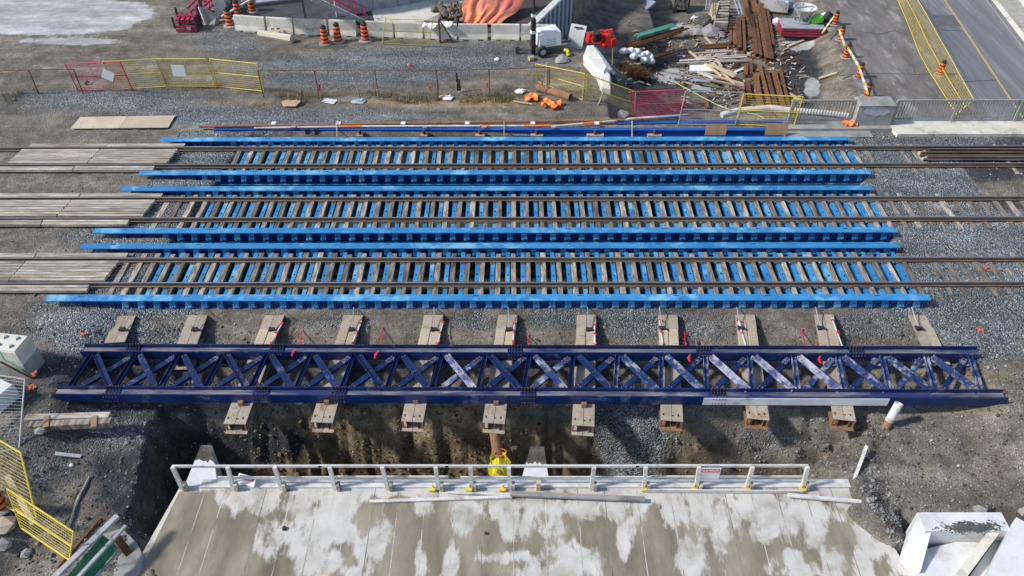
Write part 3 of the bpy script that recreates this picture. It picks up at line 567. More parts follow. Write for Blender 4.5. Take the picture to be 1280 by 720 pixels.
# ---------------------------------------------------------------- tan beams under the truss
BM = [(155, None), (245, None), (341, 293), (440, 402), (541, 515), (634, 617), (733, 729), (835, 840), (932, 948), (1031, 1056), (1150, None)]
YN = [530, 528, 527, 529, 532, 526, 524, 525]
ribbons = []; BEAMP = []
for bi, (xa, xb) in enumerate(BM):
    A = at(xa, 400, -.45); 
    if xb: B = at(xb, YN[bi-2], -.45)
    else: B = at({155: 143, 245: 226, 1150: 1175}[xa], {155: 428, 245: 450, 1150: 455}[xa], -.45)
    d = (B-A).normalized(); A = A-d*1.9; nn_ = Vector((-d.y, d.x, 0)); BEAMP.append((A, B, d, nn_))
    lab = (f'{ORD[bi]} tan beam from the left under the navy truss, '+('its end sunk in the gravel' if not xb else 'its open end over the pit')) 
    r = thing('support_beam', lab, 'steel beam', tuple((A+B)/2)[:2]+(-.85,), 'tan steel beams under the navy truss')
    fresh = bi in (7, 8, 9)
    for q in (-1, 1):
        o_ = nn_*q*.188; L0, L1 = A+o_, B+o_
        fl = build('beam', MB().bar(L0-Vector((0, 0, .012)), L1-Vector((0, 0, .012)), .36, .024), TAN, r)
        build('web', MB().bar(L0-Vector((0, 0, .195)), L1-Vector((0, 0, .195)), .02, .34), RUST, fl)
        build('lower_flange', MB().bar(L0-Vector((0, 0, .38)), L1+d*.12-Vector((0, 0, .38)), .36, .024), RUSTO if fresh else TAN, fl)
    if xb:
        m = MB(); m.bar(B-d*.03-nn_*.36-Vector((0, 0, .2)), B-d*.03-nn_*.30-Vector((0, 0, .2)), .05, .34); m.bar(B-d*.03+nn_*.36-Vector((0, 0, .2)), B-d*.03+nn_*.30-Vector((0, 0, .2)), .05, .34)
        build('end_plate', m, RUSTO, r)
        e = B-d*.82; build('stop_block', MB().box((e.x+.0, e.y, -.36), (.17, .14, .18)), RUSTO, r)
        hl = MB()
        for q in (-.28, .22): p = B-d*.25+nn_*q; hl.box((p.x, p.y, -.447), (.05, .1, .006))
        p = B-d*.22; hl.box((p.x+.03, p.y, -.447), (.07, .05, .006)); build('slots', hl, BLACK, r)
    # ribbed timber mats lying on some of the beams
    if 2 <= bi <= 9:
        mt = thing('ribbed_mat', f'tan ribbed bearing mat on the {ORD[bi]} beam from the left, by the truss\'s far chord', 'mat', tuple(at(xa, 420, -.43))[:2]+(-.45,), 'ribbed mats on the tan beams')
        c = A+d*((-3.1-A.y)/d.y)
        for q in (-1, 1):
            build('pad', MB().bar(c-d*.42+nn_*q*.185+Vector((0, 0, .012)), c+d*.62+nn_*q*.185+Vector((0, 0, .012)), .33, .02), (PLY if bi % 3 else TAN), mt)
            m = MB()
            for j in range(13): p = c+d*(-.38+j*.08)+nn_*q*.185; m.bar(p-nn_*.13+Vector((0, 0, .028)), p+nn_*.13+Vector((0, 0, .028)), .03, .014)
            build('ribs', m, PLY if bi != 8 else TAN, mt)
    # chain with its hook down from the girder
    side = -1 if bi < 10 else 1
    hp = A+d*((-2.75-A.y)/d.y)+nn_*(.26 if bi < 7 else -.26)*1.0
    hk = Vector((hp.x-.12 if bi < 7 else hp.x+.05, hp.y, -.42)); up_ = Vector((hk.x+(.12 if bi < 3 else -.05), -1.86, -.1))
    ch = thing('chain_tie', f'silver chain and black hook tying the blue girder to the {ORD[bi]} beam from the left', 'chain', tuple(hk), 'chains from girder to beams')
    build('chain', MB().path([tuple(up_), tuple((up_+hk)/2-Vector((0, 0, .02))), tuple(hk+Vector((0, 0, .05)))], .018, 5), GALV, ch)
    hm = MB().box((hk.x, hk.y, hk.z+.05), (.20, .12, .10)); hm.box((hk.x-.1, hk.y+.02, hk.z+.04), (.07, .2, .06)); hm.tube((hk.x+.08, hk.y, hk.z+.05), (hk.x+.16, hk.y-.08, hk.z+.05), .03); build('hook', hm, BLACK, ch)
# red ribboned rods
def ribbon_rod(p, q, lab, i):
    r = thing('marker_rod', lab, 'rod', tuple(q), 'white rods with red ribbons')
    build('rod', MB().tube(p, q, .022, n=6), WHITE, r)
    for u in (.06, .5, .97):
        c = Vector(p).lerp(Vector(q), u); m = MB(); rr = random.Random(i*7+int(u*10))
        for k in range(4): e = c+Vector((rr.uniform(-.08, .08), rr.uniform(-.12, .12), rr.uniform(.0, .07))); m.bar(c, e, .035, .015)
        m.box(tuple(c), (.05, .07, .05)); build('ribbon', m, REDRIB, r)
RR = [(353, 404, 338, 429, 2), (452, 402, 440, 429, 3), (554, 402, 547, 430, 4), (643, 402, 641, 430, 5), (743, 404, 744, 432, 6), (824, 398, 829, 433, 7), (922, 398, 933, 434, 8), (1040, 398, 1054, 436, 9)]
for i, (a, b, c, d_, n_) in enumerate(RR):
    ribbon_rod(at(a, b, -.38), at(c, d_, -.38), f'white rod with red ribbons along the {ORD[n_]} tan beam from the left', i)
RB = [(378, 414, 375, 430, 'between the third and fourth beams'), (478, 410, 476, 430, 'between the fourth and fifth beams'), (660, 421, 660, 432, 'between the sixth and seventh beams'), (855, 415, 857, 433, 'between the eighth and ninth beams'), (1002, 414, 1007, 435, 'left of the tenth beam')]
for a, b, c, d_, lab in RB:
    p, q = gp(a, b, .03), at(c, d_, -.3); m = MB()
    for k in range(6): e = p.lerp(q, k/5.5); m.bar(e, e+Vector((random.uniform(-.08, .08), random.uniform(-.1, .08), random.uniform(.0, .04))), .035, .015)
    m.bar(p, q, .03, .015); tag(build('ribbon', m, REDRIB), f'red warning ribbon hanging {lab} behind the truss', 'ribbon')
for k, (a, b, lab) in enumerate([(366, 440, 'on the far chord of the navy truss near its third beam'), (469, 443, 'on the far chord of the navy truss left of its middle'), (860, 447, 'on the far chord of the navy truss right of its middle'), (1023, 449, 'on the far chord near the right end of the truss')]):
    p = at(a, b, -.03); m = MB().bar(p, p+Vector((.02, -.22, .02)), .06, .03); m.bar(p, p+Vector((.1, .12, .03)), .05, .02); m.bar(p, p+Vector((.05, -.1, .06)), .08, .02); tag(build('ribbon', m, REDRIB), 'red ribbon tied '+lab, 'ribbon')
# ---------------------------------------------------------------- concrete deck at the bottom
SZ = -1.0
def deck_material():
    m = bpy.data.materials.new('stained_deck_concrete'); m.use_nodes = True; nt = m.node_tree; N = nt.nodes; L = nt.links; b = N['Principled BSDF']; b.inputs['Roughness'].default_value = .85
    tc = N.new('ShaderNodeTexCoord'); ge = N.new('ShaderNodeNewGeometry'); P = ge.outputs['Position']
    vc = N.new('ShaderNodeVertexColor'); vc.layer_name = 'dry'; sp_ = N.new('ShaderNodeSeparateColor'); L.new(vc.outputs[0], sp_.inputs[0])
    def noise(sc, st=(1, 1, 1), d=7, ro=.65):
        mp = N.new('ShaderNodeMapping'); mp.inputs['Scale'].default_value = st; L.new(P, mp.inputs[0]); n = N.new('ShaderNodeTexNoise'); n.inputs['Scale'].default_value = sc; n.inputs['Detail'].default_value = d; n.inputs['Roughness'].default_value = ro; L.new(mp.outputs[0], n.inputs[0]); return n.outputs[0]
    def ramp(src, stops):
        r = N.new('ShaderNodeValToRGB'); e = r.color_ramp.elements
        while len(e) < len(stops): e.new(.5)
        for k, (p, c) in zip(e, stops): k.position = p; k.color = (*c, 1)
        L.new(src, r.inputs[0]); return r.outputs[0]
    wet = ramp(noise(.9, (1, .35, 1)), [(.3, (.12, .10, .07)), (.5, (.225, .192, .138)), (.7, (.35, .305, .23))])
    dry = ramp(noise(1.4), [(.3, (.36, .34, .295)), (.5, (.51, .495, .455)), (.75, (.62, .61, .58))])
    a = N.new('ShaderNodeMath'); a.operation = 'MULTIPLY_ADD'; L.new(noise(1.25, (1.35, .55, 1), 12, .66), a.inputs[0]); a.inputs[1].default_value = 1.75; L.new(sp_.outputs[0], a.inputs[2])
    mr = N.new('ShaderNodeMapRange'); mr.inputs[1].default_value = 1.11; mr.inputs[2].default_value = 1.26; L.new(a.outputs[0], mr.inputs[0])
    mx = N.new('ShaderNodeMix'); mx.data_type = 'RGBA'; L.new(mr.outputs[0], mx.inputs[0]); L.new(wet, mx.inputs[6]); L.new(dry, mx.inputs[7])
    n3 = noise(1.1, (1.3, .5, 1), 10, .78); r3 = N.new('ShaderNodeMapRange'); r3.inputs[1].default_value = .54; r3.inputs[2].default_value = .74; r3.inputs[4].default_value = .65; L.new(n3, r3.inputs[0])
    mx2 = N.new('ShaderNodeMix'); mx2.data_type = 'RGBA'; L.new(r3.outputs[0], mx2.inputs[0]); L.new(mx.outputs[2], mx2.inputs[6]); mx2.inputs[7].default_value = (.15, .12, .08, 1)
    ml = N.new('ShaderNodeMapRange'); ml.inputs[1].default_value = .72; ml.inputs[2].default_value = .92; ml.inputs[4].default_value = .75; L.new(sp_.outputs[1], ml.inputs[0])
    mn = N.new('ShaderNodeMath'); mn.operation = 'MULTIPLY'; L.new(ml.outputs[0], mn.inputs[0]); nr = N.new('ShaderNodeMapRange'); nr.inputs[1].default_value = .4; nr.inputs[2].default_value = .6; L.new(noise(1.6, (1, 1, 1), 6), nr.inputs[0]); L.new(nr.outputs[0], mn.inputs[1])
    mx3 = N.new('ShaderNodeMix'); mx3.data_type = 'RGBA'; L.new(mn.outputs[0], mx3.inputs[0]); L.new(mx2.outputs[2], mx3.inputs[6]); mx3.inputs[7].default_value = (.50, .48, .43, 1)
    L.new(mx3.outputs[2], b.inputs['Base Color'])
    bp = N.new('ShaderNodeBump'); bp.inputs['Strength'].default_value = .12; bp.inputs['Distance'].default_value = .01; L.new(noise(25), bp.inputs['Height']); L.new(bp.outputs[0], b.inputs['Normal'])
    return m
DECK = deck_material()
deck = thing('concrete_deck', 'broad stained concrete deck with white dried patches along the bottom of the photo', 'concrete deck', tuple(at(650, 680, SZ))[:2]+(-5.5,))
DRY = [(600, 612, 120, 9), (860, 618, 60, 12), (760, 612, 60, 10), (1000, 612, 60, 10), (390, 615, 60, 12), (500, 612, 40, 8), (950, 630, 40, 18), (700, 635, 50, 10), (560, 700, 8, 20), (900, 650, 8, 30), (1080, 700, 10, 25), (290, 622, 14, 8), (335, 625, 35, 14), (365, 640, 12, 25), (350, 665, 20, 14), (335, 680, 15, 14), (385, 700, 18, 22), (400, 660, 12, 22), (418, 650, 18, 20), (425, 622, 20, 20), (435, 665, 15, 10), (412, 700, 12, 10), (455, 690, 10, 30), (470, 675, 12, 18), (447, 715, 12, 8), (530, 632, 8, 10), (528, 705, 6, 20), (573, 640, 9, 18), (605, 637, 20, 12), (642, 632, 20, 10), (655, 655, 22, 14), (690, 660, 18, 12), (650, 697, 35, 6), (700, 700, 22, 22), (670, 716, 25, 10), (745, 635, 15, 12), (772, 632, 25, 14), (790, 645, 10, 15), (740, 700, 10, 14), (778, 677, 5, 15), (845, 640, 16, 17), (870, 640, 16, 16), (862, 700, 12, 22), (935, 632, 25, 10), (950, 665, 15, 12), (965, 655, 11, 14), (985, 650, 16, 18), (1010, 650, 13, 22), (1000, 640, 28, 12), (1000, 712, 25, 10), (985, 698, 13, 8), (1105, 682, 12, 12), (1124, 705, 12, 25), (1085, 662, 8, 7), (1040, 708, 12, 15), (320, 603, 60, 8), (450, 604, 90, 7), (620, 606, 90, 8), (800, 606, 120, 8), (980, 606, 90, 8), (250, 604, 30, 7), (1052, 615, 12, 14)]
BKL, BKR = at(239, 600.5, SZ), at(1064, 602.5, SZ)
FLs, FRs = at(225, 613, SZ), at(1131, 677, SZ); fl2, fr2 = at(172, 720, SZ), at(1141, 720, SZ)
YF = -14.2
def xl_(y): return BKL.x+(FLs.x-BKL.x)*0 if y > FLs.y else FLs.x+(fl2.x-FLs.x)*(FLs.y-y)/(FLs.y-fl2.y)
def xr_(y): return BKR.x+(fr2.x-BKR.x)*(BKR.y-y)/(BKR.y-fr2.y)
lines = [at(x, 660, SZ).x for x in (241, 267, 320, 354, 390, 430, 462, 494, 528, 565, 603, 642, 683, 725, 760, 802, 845, 895, 916, 950, 983, 1020, 1055)]
yb = BKL.y; us = np.linspace(0, 1, 52)
xl0, xr0 = FLs.x-.02, BKR.x; edges = [None]+lines+[None]
for i in range(len(edges)-1):
    nv_ = 9; P_ = []; cols = []
    for u in us:
        y = yb+(YF-yb)*u; L_ = xl_(y); R_ = xr_(y)
        a = L_ if edges[i] is None else edges[i]+.0; b = R_ if edges[i+1] is None else edges[i+1]-.0
        P_.append([(a+(b-a)*j/(nv_-1), y, SZ+random.uniform(0, .0)) for j in range(nv_)])
    mb = MB().sheet(P_, len(us), nv_, .03)
    # close the rim
    o = build('deck_strip', mb, DECK, deck)
    V = np.array(mb.v); D = V-CAM; k = D@FW; PX = 640+F*(D@RT)/k; PY = 360-F*(D@UP)/k; A = np.zeros(len(V))
    for (x, y, rx, ry) in DRY: A = np.maximum(A, .50*np.exp(-.24*(((PX-x)/rx)**2+((PY-y)/ry)**2)**1.3)+.0)
    Ln = np.zeros(len(V)); nvv = len(us)*9; jj = np.arange(len(V)) % 9; Ln[(jj == 8)] = (1.0, .35, .9, .6)[i % 4]; Ln[jj == 0] = (.6, 1.0, .35, .9)[i % 4]; c = np.stack([A, Ln, A, np.ones(len(V))], 1).astype(np.float32); at_ = o.data.color_attributes.new('dry', 'FLOAT_COLOR', 'POINT'); at_.data.foreach_set('color', c.ravel())
body = MB(); body.prism([(xl0+.0, yb+.0), (xr0, yb), (fr2.x+.3, YF), (fl2.x-.6, YF)], SZ-.75, SZ-.032)
build('deck_slab', body, CONC, deck)
JP, JD = pmat('pale_joint_bloom', (.42, .40, .35), (.66, .65, .61), 2.5, .9, .05, c3=(.2, .18, .15), s3=1.2, t3=(.45, .6)), pmat('dark_joint', (.12, .11, .09), (.3, .28, .24), 2.5, .9, .05)
for i, x in enumerate(lines): y1_ = YF if x > FLs.x else yb; build('joint', MB().box((x, (yb+YF)/2, SZ-.003), (.022, yb-YF-.05, .010)), JD if i % 4 == 2 else JP, deck)
body = MB(); body.prism([(xl0+.05, yb-.05), (xl0+.7, yb-.05), (fl2.x+.1, YF), (fl2.x-.55, YF)], -5.6, SZ-.75); body.prism([(xr0-.7, yb-.05), (xr0-.05, yb-.05), (fr2.x+.25, YF), (fr2.x-.4, YF)], -5.6, SZ-.75)
build('side_wall', body, CONCG, deck)
# raised strip along the rear edge
q0, q1 = at(420, 609, SZ), at(1050, 614, SZ); build('edge_upstand', MB().bar((BKL.x+.4, yb-.16, SZ+.04), (xr0-.1, yb-.16, SZ+.04), .3, .08), WHITEP, deck)
def wedge(l0, r0_, l1, r1_, y1px, lab):
    a, b = at(l0, 601, SZ+.02), at(r0_, 601, SZ+.02); c, d_ = at(l1, y1px, SZ-.0), at(r1_, y1px, SZ-.0)
    r = thing('corbel', lab, 'concrete fin', ((a.x+b.x)/2, a.y+.5, -4)); y0 = a.y-.25
    m = MB(); vs = [(a.x, y0, SZ+.03), (b.x, y0, SZ+.03), (d_.x, d_.y, SZ-.02), (c.x, c.y, SZ-.02)]; lo = [(x, y, -3.6) for x, y, z in vs[:2]]+[(d_.x, d_.y-.1, -2.6), (c.x, c.y-.1, -2.6)]
    m.add(vs+lo, [(0, 1, 2, 3), (7, 6, 5, 4), (4, 5, 1, 0), (5, 6, 2, 1), (6, 7, 3, 2), (7, 4, 0, 3)]); build('fin', m, CONCW, r)
    P0_, P1_, Q0_, Q1_ = [Vector(v) for v in (vs[0], vs[1], vs[3], vs[2])]; rr = random.Random(int(l0)); n_ = 9; tipv = []
    for side in (0, 1):
        pass
    row = [(P0_.lerp(Q0_, .55).lerp(P1_.lerp(Q1_, .55), i/n_)).lerp(Q0_.lerp(Q1_, i/n_), rr.uniform(-.2, .45)) for i in range(n_+1)]
    row = [(row[max(i-1, 0)]+row[i]*.6+row[min(i+1, n_)])/2.6 for i in range(n_+1)]; row[0] = P0_.lerp(Q0_, .62); row[-1] = P1_.lerp(Q1_, .55)
    pts_ = row+[Q1_, Q0_]; up_ = Vector((0, 0, .006)); k_ = len(pts_)
    mm = MB(); mm.add([tuple(v+up_) for v in pts_]+[tuple(v-up_*2) for v in pts_], [tuple(range(k_)), tuple(range(2*k_-1, k_-1, -1))]+[(i, i+k_, (i+1) % k_+k_, (i+1) % k_) for i in range(k_)])
    build('mossy_tip', mm, CONCM, r)
wedge(233, 275, 251, 265, 556, 'tapered concrete fin behind the left end of the deck, dark stained tip')
wedge(649, 687, 663, 680, 558, 'tapered concrete fin behind the middle of the deck, mossy tip')
# timber guard rail
gr = thing('guard_rail', 'white timber guard rail along the rear edge of the concrete deck', 'railing', tuple(at(610, 612, SZ)))
yg = at(500, 610, SZ).y; posts = [228, 292, 352, 419, 485, 548, 589, 637, 673, 739, 805, 870, 933, 1003]; tops = [214, 283, 342, 411, 477, 544, 588, 636, None, 743, 808, 875, 942, 1011]
ztop = SZ+.98
def topx(px): return at(px, 592, ztop)
yt = topx(500).y
for a, b in zip(posts, tops):
    p = at(a, 611, SZ+.03); 
    if b is None: build('post', MB().box((p.x, p.y, SZ+.2), (.14, .14, .4)), LUMB, gr); continue
    q = topx(b); q.z = ztop+.06; q.y = p.y+.10
    build('post', MB().bar(p, q, .09, .12, up=(1, 0, 0)), WHITEP, gr)
    build('post_block', MB().box((p.x+.12, p.y, SZ+.16), (.09, .2, .30)), PLANK, gr)
segs = [(212, 400), (396, 560), (556, 800), (796, 1013)]
for i, (a, b) in enumerate(segs):
    p, q = topx(a), topx(b); y = at(500, 611, SZ).y+.16; p.y = q.y = y; p.z = q.z = ztop+.012*(i % 2); build('top_rail', MB().bar(p, q, .05, .10, up=(0, 0, 1)), WHITEP, gr)
for i, (a, b) in enumerate([(270, 420), (418, 560), (575, 820), (815, 1008)]):
    p, q = at(a, 603, SZ+.42), at(b, 603, SZ+.42); p.y = q.y = at(500, 611, SZ).y+.13+.02*(i % 2); build('mid_rail', MB().bar(p, q, .04, .10), WHITEP, gr)
p, q = at(806, 613, SZ+.1), at(1004, 615, SZ+.1); build('toe_board', MB().bar(p, q, .04, .13), WHITEP, gr)
m = MB()
for x in (540, 586, 628, 806, 868, 935, 1003):
    p = at(x, 606, SZ+.3); m.tube(p, p+Vector((.05, .03, -.18)), .03); m.box(tuple(at(x, 612, SZ+.08)), (.2, .12, .06))
build('yellow_ties', m, YEL, gr)['kind'] = 'stuff'
# notices
def text_mesh(name, s, size, mat, M_, parent=None):
    cu = bpy.data.curves.new(name, 'FONT'); cu.body = s; cu.size = size; cu.extrude = .004; cu.align_x = 'CENTER'; cu.align_y = 'CENTER'
    t = bpy.data.objects.new('tmp', cu); link(t); dg = bpy.context.evaluated_depsgraph_get(); me = bpy.data.meshes.new_from_object(t.evaluated_get(dg)); bpy.data.objects.remove(t)
    me.materials.clear(); me.materials.append(mat); o = bpy.data.objects.new(name, me); link(o)
    if parent: o.parent = parent; o.matrix_parent_inverse = Matrix.Translation(-Vector(WL[parent.name]))
    o.matrix_world = M_; o.matrix_basis = M_; return o
p = at(889, 598, SZ+.75); y = at(500, 611, SZ).y+.06
sg = thing('notice_board', 'white and red DANGER notice fixed to the guard rail', 'sign', (p.x, y, SZ+.5))
build('board', MB().bar((p.x-.31, y, SZ+.74), (p.x+.31, y, SZ+.74), .02, .55), SIGNW, sg)
build('red_panel', MB().bar((p.x-.27, y-.015, SZ+.90), (p.x+.27, y-.015, SZ+.90), .014, .16), REDRIB, sg)
text_mesh('lettering', 'DANGER', .13, SIGNW, Matrix.Translation((p.x, y-.026, SZ+.90)) @ Matrix.Rotation(math.pi/2, 4, 'X'), sg)
p = at(308, 600, SZ+.25); sg = thing('notice_board', 'white notice with red lettering lying tilted on the left of the deck', 'sign', tuple(at(308, 604, SZ+.05)))
R3 = Matrix.Translation(p) @ Matrix.Rotation(math.radians(-16), 4, 'Z') @ Matrix.Rotation(math.radians(35), 4, 'X')
m = MB().box((0, 0, 0), (.62, .3, .02)); m.v = [tuple(R3 @ Vector(v)) for v in m.v]; build('board', m, SIGNW, sg)
m = MB().box((0, .05, .014), (.5, .12, .006)); m.v = [tuple(R3 @ Vector(v)) for v in m.v]; build('red_panel', m, REDRIB, sg)
text_mesh('lettering', 'DANGER', .1, SIGNW, R3 @ Matrix.Translation((0, .05, .022)), sg)
# boards lying on the deck
for a, b, w, mt, lab in [((462, 627), (640, 621), .10, WHITEP, 'long white board lying on the deck, left of its middle'), ((560, 616), (700, 621), .08, WHITEP, 'thin pale board lying on the deck just inside the posts'), ((638, 617), (806, 624), .16, CONCG, 'grey weathered plank lying on the deck right of its middle'), ((985, 619), (1083, 628), .12, WHITEP, 'white board with an orange tip lying at the right end of the deck'), ((690, 604), (830, 607), .08, WHITEP, 'long thin board resting against the guard rail posts, right of the mossy fin')]:
    zz = SZ+.042+.011*(hash(a[0]) % 5)+(.075 if a[0] in (638, 985) else 0); p, q = at(*a, zz), at(*b, zz); tag(build('board', MB().bar(p, q, w, .07), mt), lab, 'board')
for px, py, r_, lab in [(355, 660, .07, 'dark stone lying on the left part of the deck'), (607, 666, .045, 'small dark offcut lying on the middle of the deck')]:
    tag(build('stone', MB().rock(at(px, py, SZ+.06), (r_*2, r_*2.4, r_*1.4), 4), BLACK), lab, 'stone')
# ringed pipe in the pit with yellow wrap
p0, p1 = at(618, 535, -1.4), at(625, 590, -2.6)
pb = thing('yellow_wrapped_pipe', 'brown pipe in the pit with crumpled yellow plastic wrapped round its end', 'pipe', tuple(p1))
build('pipe', MB().pipe(p0, p1, .19, .16, 16), RUSTO, pb)
P_ = []; c0 = at(624, 574, -2.2)
for i in range(16):
    t = 2*math.pi*i/16; row = []
    for j in range(6):
        r = .21+.11*math.sin(j*.9)+.06*math.sin(t*7+j*1.7)+.03*math.sin(t*13); row.append((c0.x+r*math.cos(t)*1.15, c0.y-.1*j+r*.5*math.sin(t), c0.z+.2-.22*j+.12*math.sin(t*3)+r*.4*math.sin(t)))
    P_.append(row)
P_.append(P_[0]); build('plastic_wrap', MB().sheet(P_, 17, 6, .012), YBAG, pb)
m = MB(); t_ = [Vector((c0.x+.25*math.cos(a), c0.y+.1+.10*math.sin(a), c0.z+.26+.08*math.sin(a))) for a in np.linspace(0, 6.3, 16)]; build('orange_strap', m.path(t_, .02), ORCLOTH, pb)
# white pipe stub at the right end of the truss, slim post
p, q = at(1107, 534, -.9), at(1124, 504, -.05); r = thing('pipe_stub', 'white pipe stub with rusty foot leaning by the truss right end', 'pipe', tuple(p))
build('pipe', MB().pipe(p.lerp(q, .25), q, .14, .115), WHITEP, r); build('rusty_foot', MB().tube(p, p.lerp(q, .25), .14, .14, 14), RUSTO, r)
p, q = at(1067, 601, -1), at(1083, 558, -.75); tag(build('timber_strip', MB().bar(p, q, .1, .1), WHITEP), 'slim white timber strip running back from the right rear corner of the deck', 'timber')
# ---------------------------------------------------------------- concrete pieces, bottom right
def face3(name, pts, mat, parent, th=.3): return None
r = thing('concrete_channel', 'whitewashed concrete channel piece with raised end wall in the bottom right corner', 'concrete block', tuple(at(1190, 700, -1))[:2]+(-2.5,))
A_, B_ = at(1133, 677, -1.0), at(1153, 653, .1)
def W(px, py, z): return at(px, py, z)
m = MB(); tl_, tr_ = W(1154, 652, .0), W(1247, 652, .0); yw = tl_.y
m.box(((tl_.x+tr_.x)/2+.1, yw+.0, -.9), (tr_.x-tl_.x+.3, .62, 1.8)); build('end_wall', m, CONCW, r)
gtop = MB().prism([(W(1153.5, 653, .01).x, yw+.29), (W(1250, 653, .01).x, yw+.29), (W(1240, 670, .01).x, yw-.0), (W(1163, 670, .01).x, yw-.0)], .003, .02)
l0 = W(1154, 652, 0); l1 = W(1133, 675, 0)
m = MB(); m.prism([(l0.x-.02, l0.y+.3), (l0.x+.28, l0.y-.0), (l1.x+.35, l1.y-.4), (l1.x-.0, l1.y-.35)], -2.2, .005); 
ssl = MB().add([(l0.x-.05, l0.y+.28, .0), (l1.x+.05, l1.y-.1, -.45), (l1.x+.3, l1.y-.7, -.45), (l0.x+.25, l0.y-.1, .0), (l0.x-.05, l0.y+.28, -.95), (l1.x+.05, l1.y-.1, -.95), (l1.x+.3, l1.y-.7, -.95), (l0.x+.25, l0.y-.1, -.95)], [(0, 1, 2, 3), (7, 6, 5, 4), (0, 4, 5, 1), (1, 5, 6, 2), (2, 6, 7, 3), (3, 7, 4, 0)])
build('side_wall', ssl, CONCW, r)
fl_ = MB(); a, b, c, d_ = W(1140, 690, -.6), W(1236, 668, -.6), W(1185, 735, -.6), W(1146, 735, -.6)
fl_.prism([tuple(a)[:2], tuple(b)[:2], tuple(c)[:2], tuple(d_)[:2]], -1.5, -.6); build('channel_floor', fl_, CONCW, r)
m = MB(); p, q = W(1240, 668, -.3), W(1190, 735, -.5); m.bar(p, q, .25, .5); p, q = W(1246, 664, -.2), W(1246, 676, -.2); build('ridge', m, CONC, r)
fr_ = MB().prism([tuple(W(1246, 672, -.5))[:2], tuple(W(1300, 690, -.5))[:2], tuple(W(1290, 745, -.5))[:2], tuple(W(1195, 745, -.5))[:2]], -1.6, -.55); build('right_floor', fr_, CONCW, r)
m = MB(); rr = random.Random(4)
for k in range(900): q = W(1213+rr.gauss(0, 15), 659+rr.gauss(0, 3.0), .03); q.z = .02; s_ = rr.uniform(.012, .035); m.rock(q, (s_*1.6, s_*1.3, s_), k)
build('spilled_gravel', m, DGREY, r)['kind'] = 'stuff'
r = thing('concrete_wall_piece', 'tall pale concrete wall piece cut by the bottom right corner', 'concrete block', tuple(W(1275, 700, -.8)))
m = MB(); p, q = W(1278, 668, .1), W(1236, 740, .1); m.bar(p+Vector((.35, .2, -.8)), q+Vector((.35, 0, -.8)), .9, 1.8); build('wall', m, CONCW, r)
tag(build('stone', MB().rock(gp(1222, 640, .08), (.42, .3, .25), 9), CONCG), 'pale boulder above the whitewashed channel at lower right', 'stone')
tag(build('stone', MB().rock(gp(1277, 642, .08), (.4, .3, .25), 11), CONCG), 'pale boulder at the right edge of the photo', 'stone')
# ---------------------------------------------------------------- left foreground
def block(lab, c, rz, d, mat, studs=False):
    r = thing('concrete_block', lab, 'concrete block', (c[0], c[1], c[2]-d[2]/2), 'concrete ballast blocks stacked at the left edge')
    m = MB().box((0, 0, 0), (d[0], d[1], d[2]-.08)); m.box((0, 0, (d[2]-.08)/2+.04), (d[0], d[1], .08), top=(.95, .93))
    R_ = Matrix.Translation(c) @ Matrix.Rotation(rz, 4, 'Z'); m.v = [tuple(R_ @ Vector(v)) for v in m.v]; build('body', m, mat, r)
    if studs:
        for a in (-.5, 0.05, .5):
            for b in (-.18, .2):
                q = R_ @ Vector((a, b, d[2]/2+.07)); build('stud', MB().box(tuple(q), (.15, .15, .07), rz+.7, top=(.5, .5)), CONCG, r)
    return r
b0 = gp(28, 468); 
cblk = at(18, 433, .75); cl = at(42, 465, -.3+.35)
rzb = math.radians(-32)
ck = at(37, 421, 1.0); rzb = math.radians(-9); ca, sa = math.cos(rzb), math.sin(rzb)
def off(c, a, b): return (c.x+a*ca-b*sa, c.y+a*sa+b*ca)
u0 = off(ck, -.78, -.40)
block('lower concrete block at the left edge, grey, carrying a paler one', (u0[0]+.03, u0[1]-.03, .0), rzb, (1.6, .84, .68), CONCG)
block('upper concrete block at the left edge, pale with diamond studs on top', (u0[0], u0[1], .68), rzb, (1.56, .8, .68), CONC, True)
u1 = at(8, 478, .3)
block('small ribbed white concrete block half out of frame below the stacked pair', (u1.x-.35, u1.y-.25, .0), rzb-.3, (1.1, .8, .62), CONCW)
gw = [at(0, 448, 1.15), at(12, 462, .9), at(30, 470, .8), at(40, 476, .3)]; m = MB(); m.path([at(-6, 478, .9), at(10, 482, .75), at(20, 490, .7), at(30, 474, .4)], .02); tag(build('sling', MB().path([at(0, 440, 1.2), at(6, 450, 1.2), at(16, 455, 1.2), at(28, 462, 1.15), at(36, 468, .6)], .025), GREEN), 'dark green sling draped over the pale studded block', 'sling')
tag(build('rod', MB().bar(at(0, 452, .95), at(42, 474, .1), .05, .05), RUST), 'rusty bar leaning on the concrete blocks at the left edge', 'bar')
for px, py, n_, lab in [(105, 419, 4, 'left of the first tan beam'), (39, 486, 6, 'below the concrete blocks at the left edge'), (42, 468, 4, 'on the corner of the stacked concrete blocks'), (1224, 414, 5, 'on the gravel above the truss right end'), (1183, 249, 3, 'between the middle track rails at right'), (1232, 336, 3, 'between the nearest track rails at right')]:
    q = gp(px, py, .04) if (px, py) != (42, 468) else at(42, 468, .3); m = MB()
    for k in range(n_): m.bar(q+Vector((random.uniform(-.1, .1), random.uniform(-.1, .1), 0)), q+Vector((random.uniform(-.14, .14), random.uniform(-.14, .14), random.uniform(0, .05))), .05, .02)
    m.rock(q, (.11, .09, .07), n_); tag(build('orange_marker', m, pmat('faded_red_orange', (.55, .10, .04), (.72, .18, .08), 5, .6, 0)), 'crumpled orange-red flagging '+lab, 'marker')
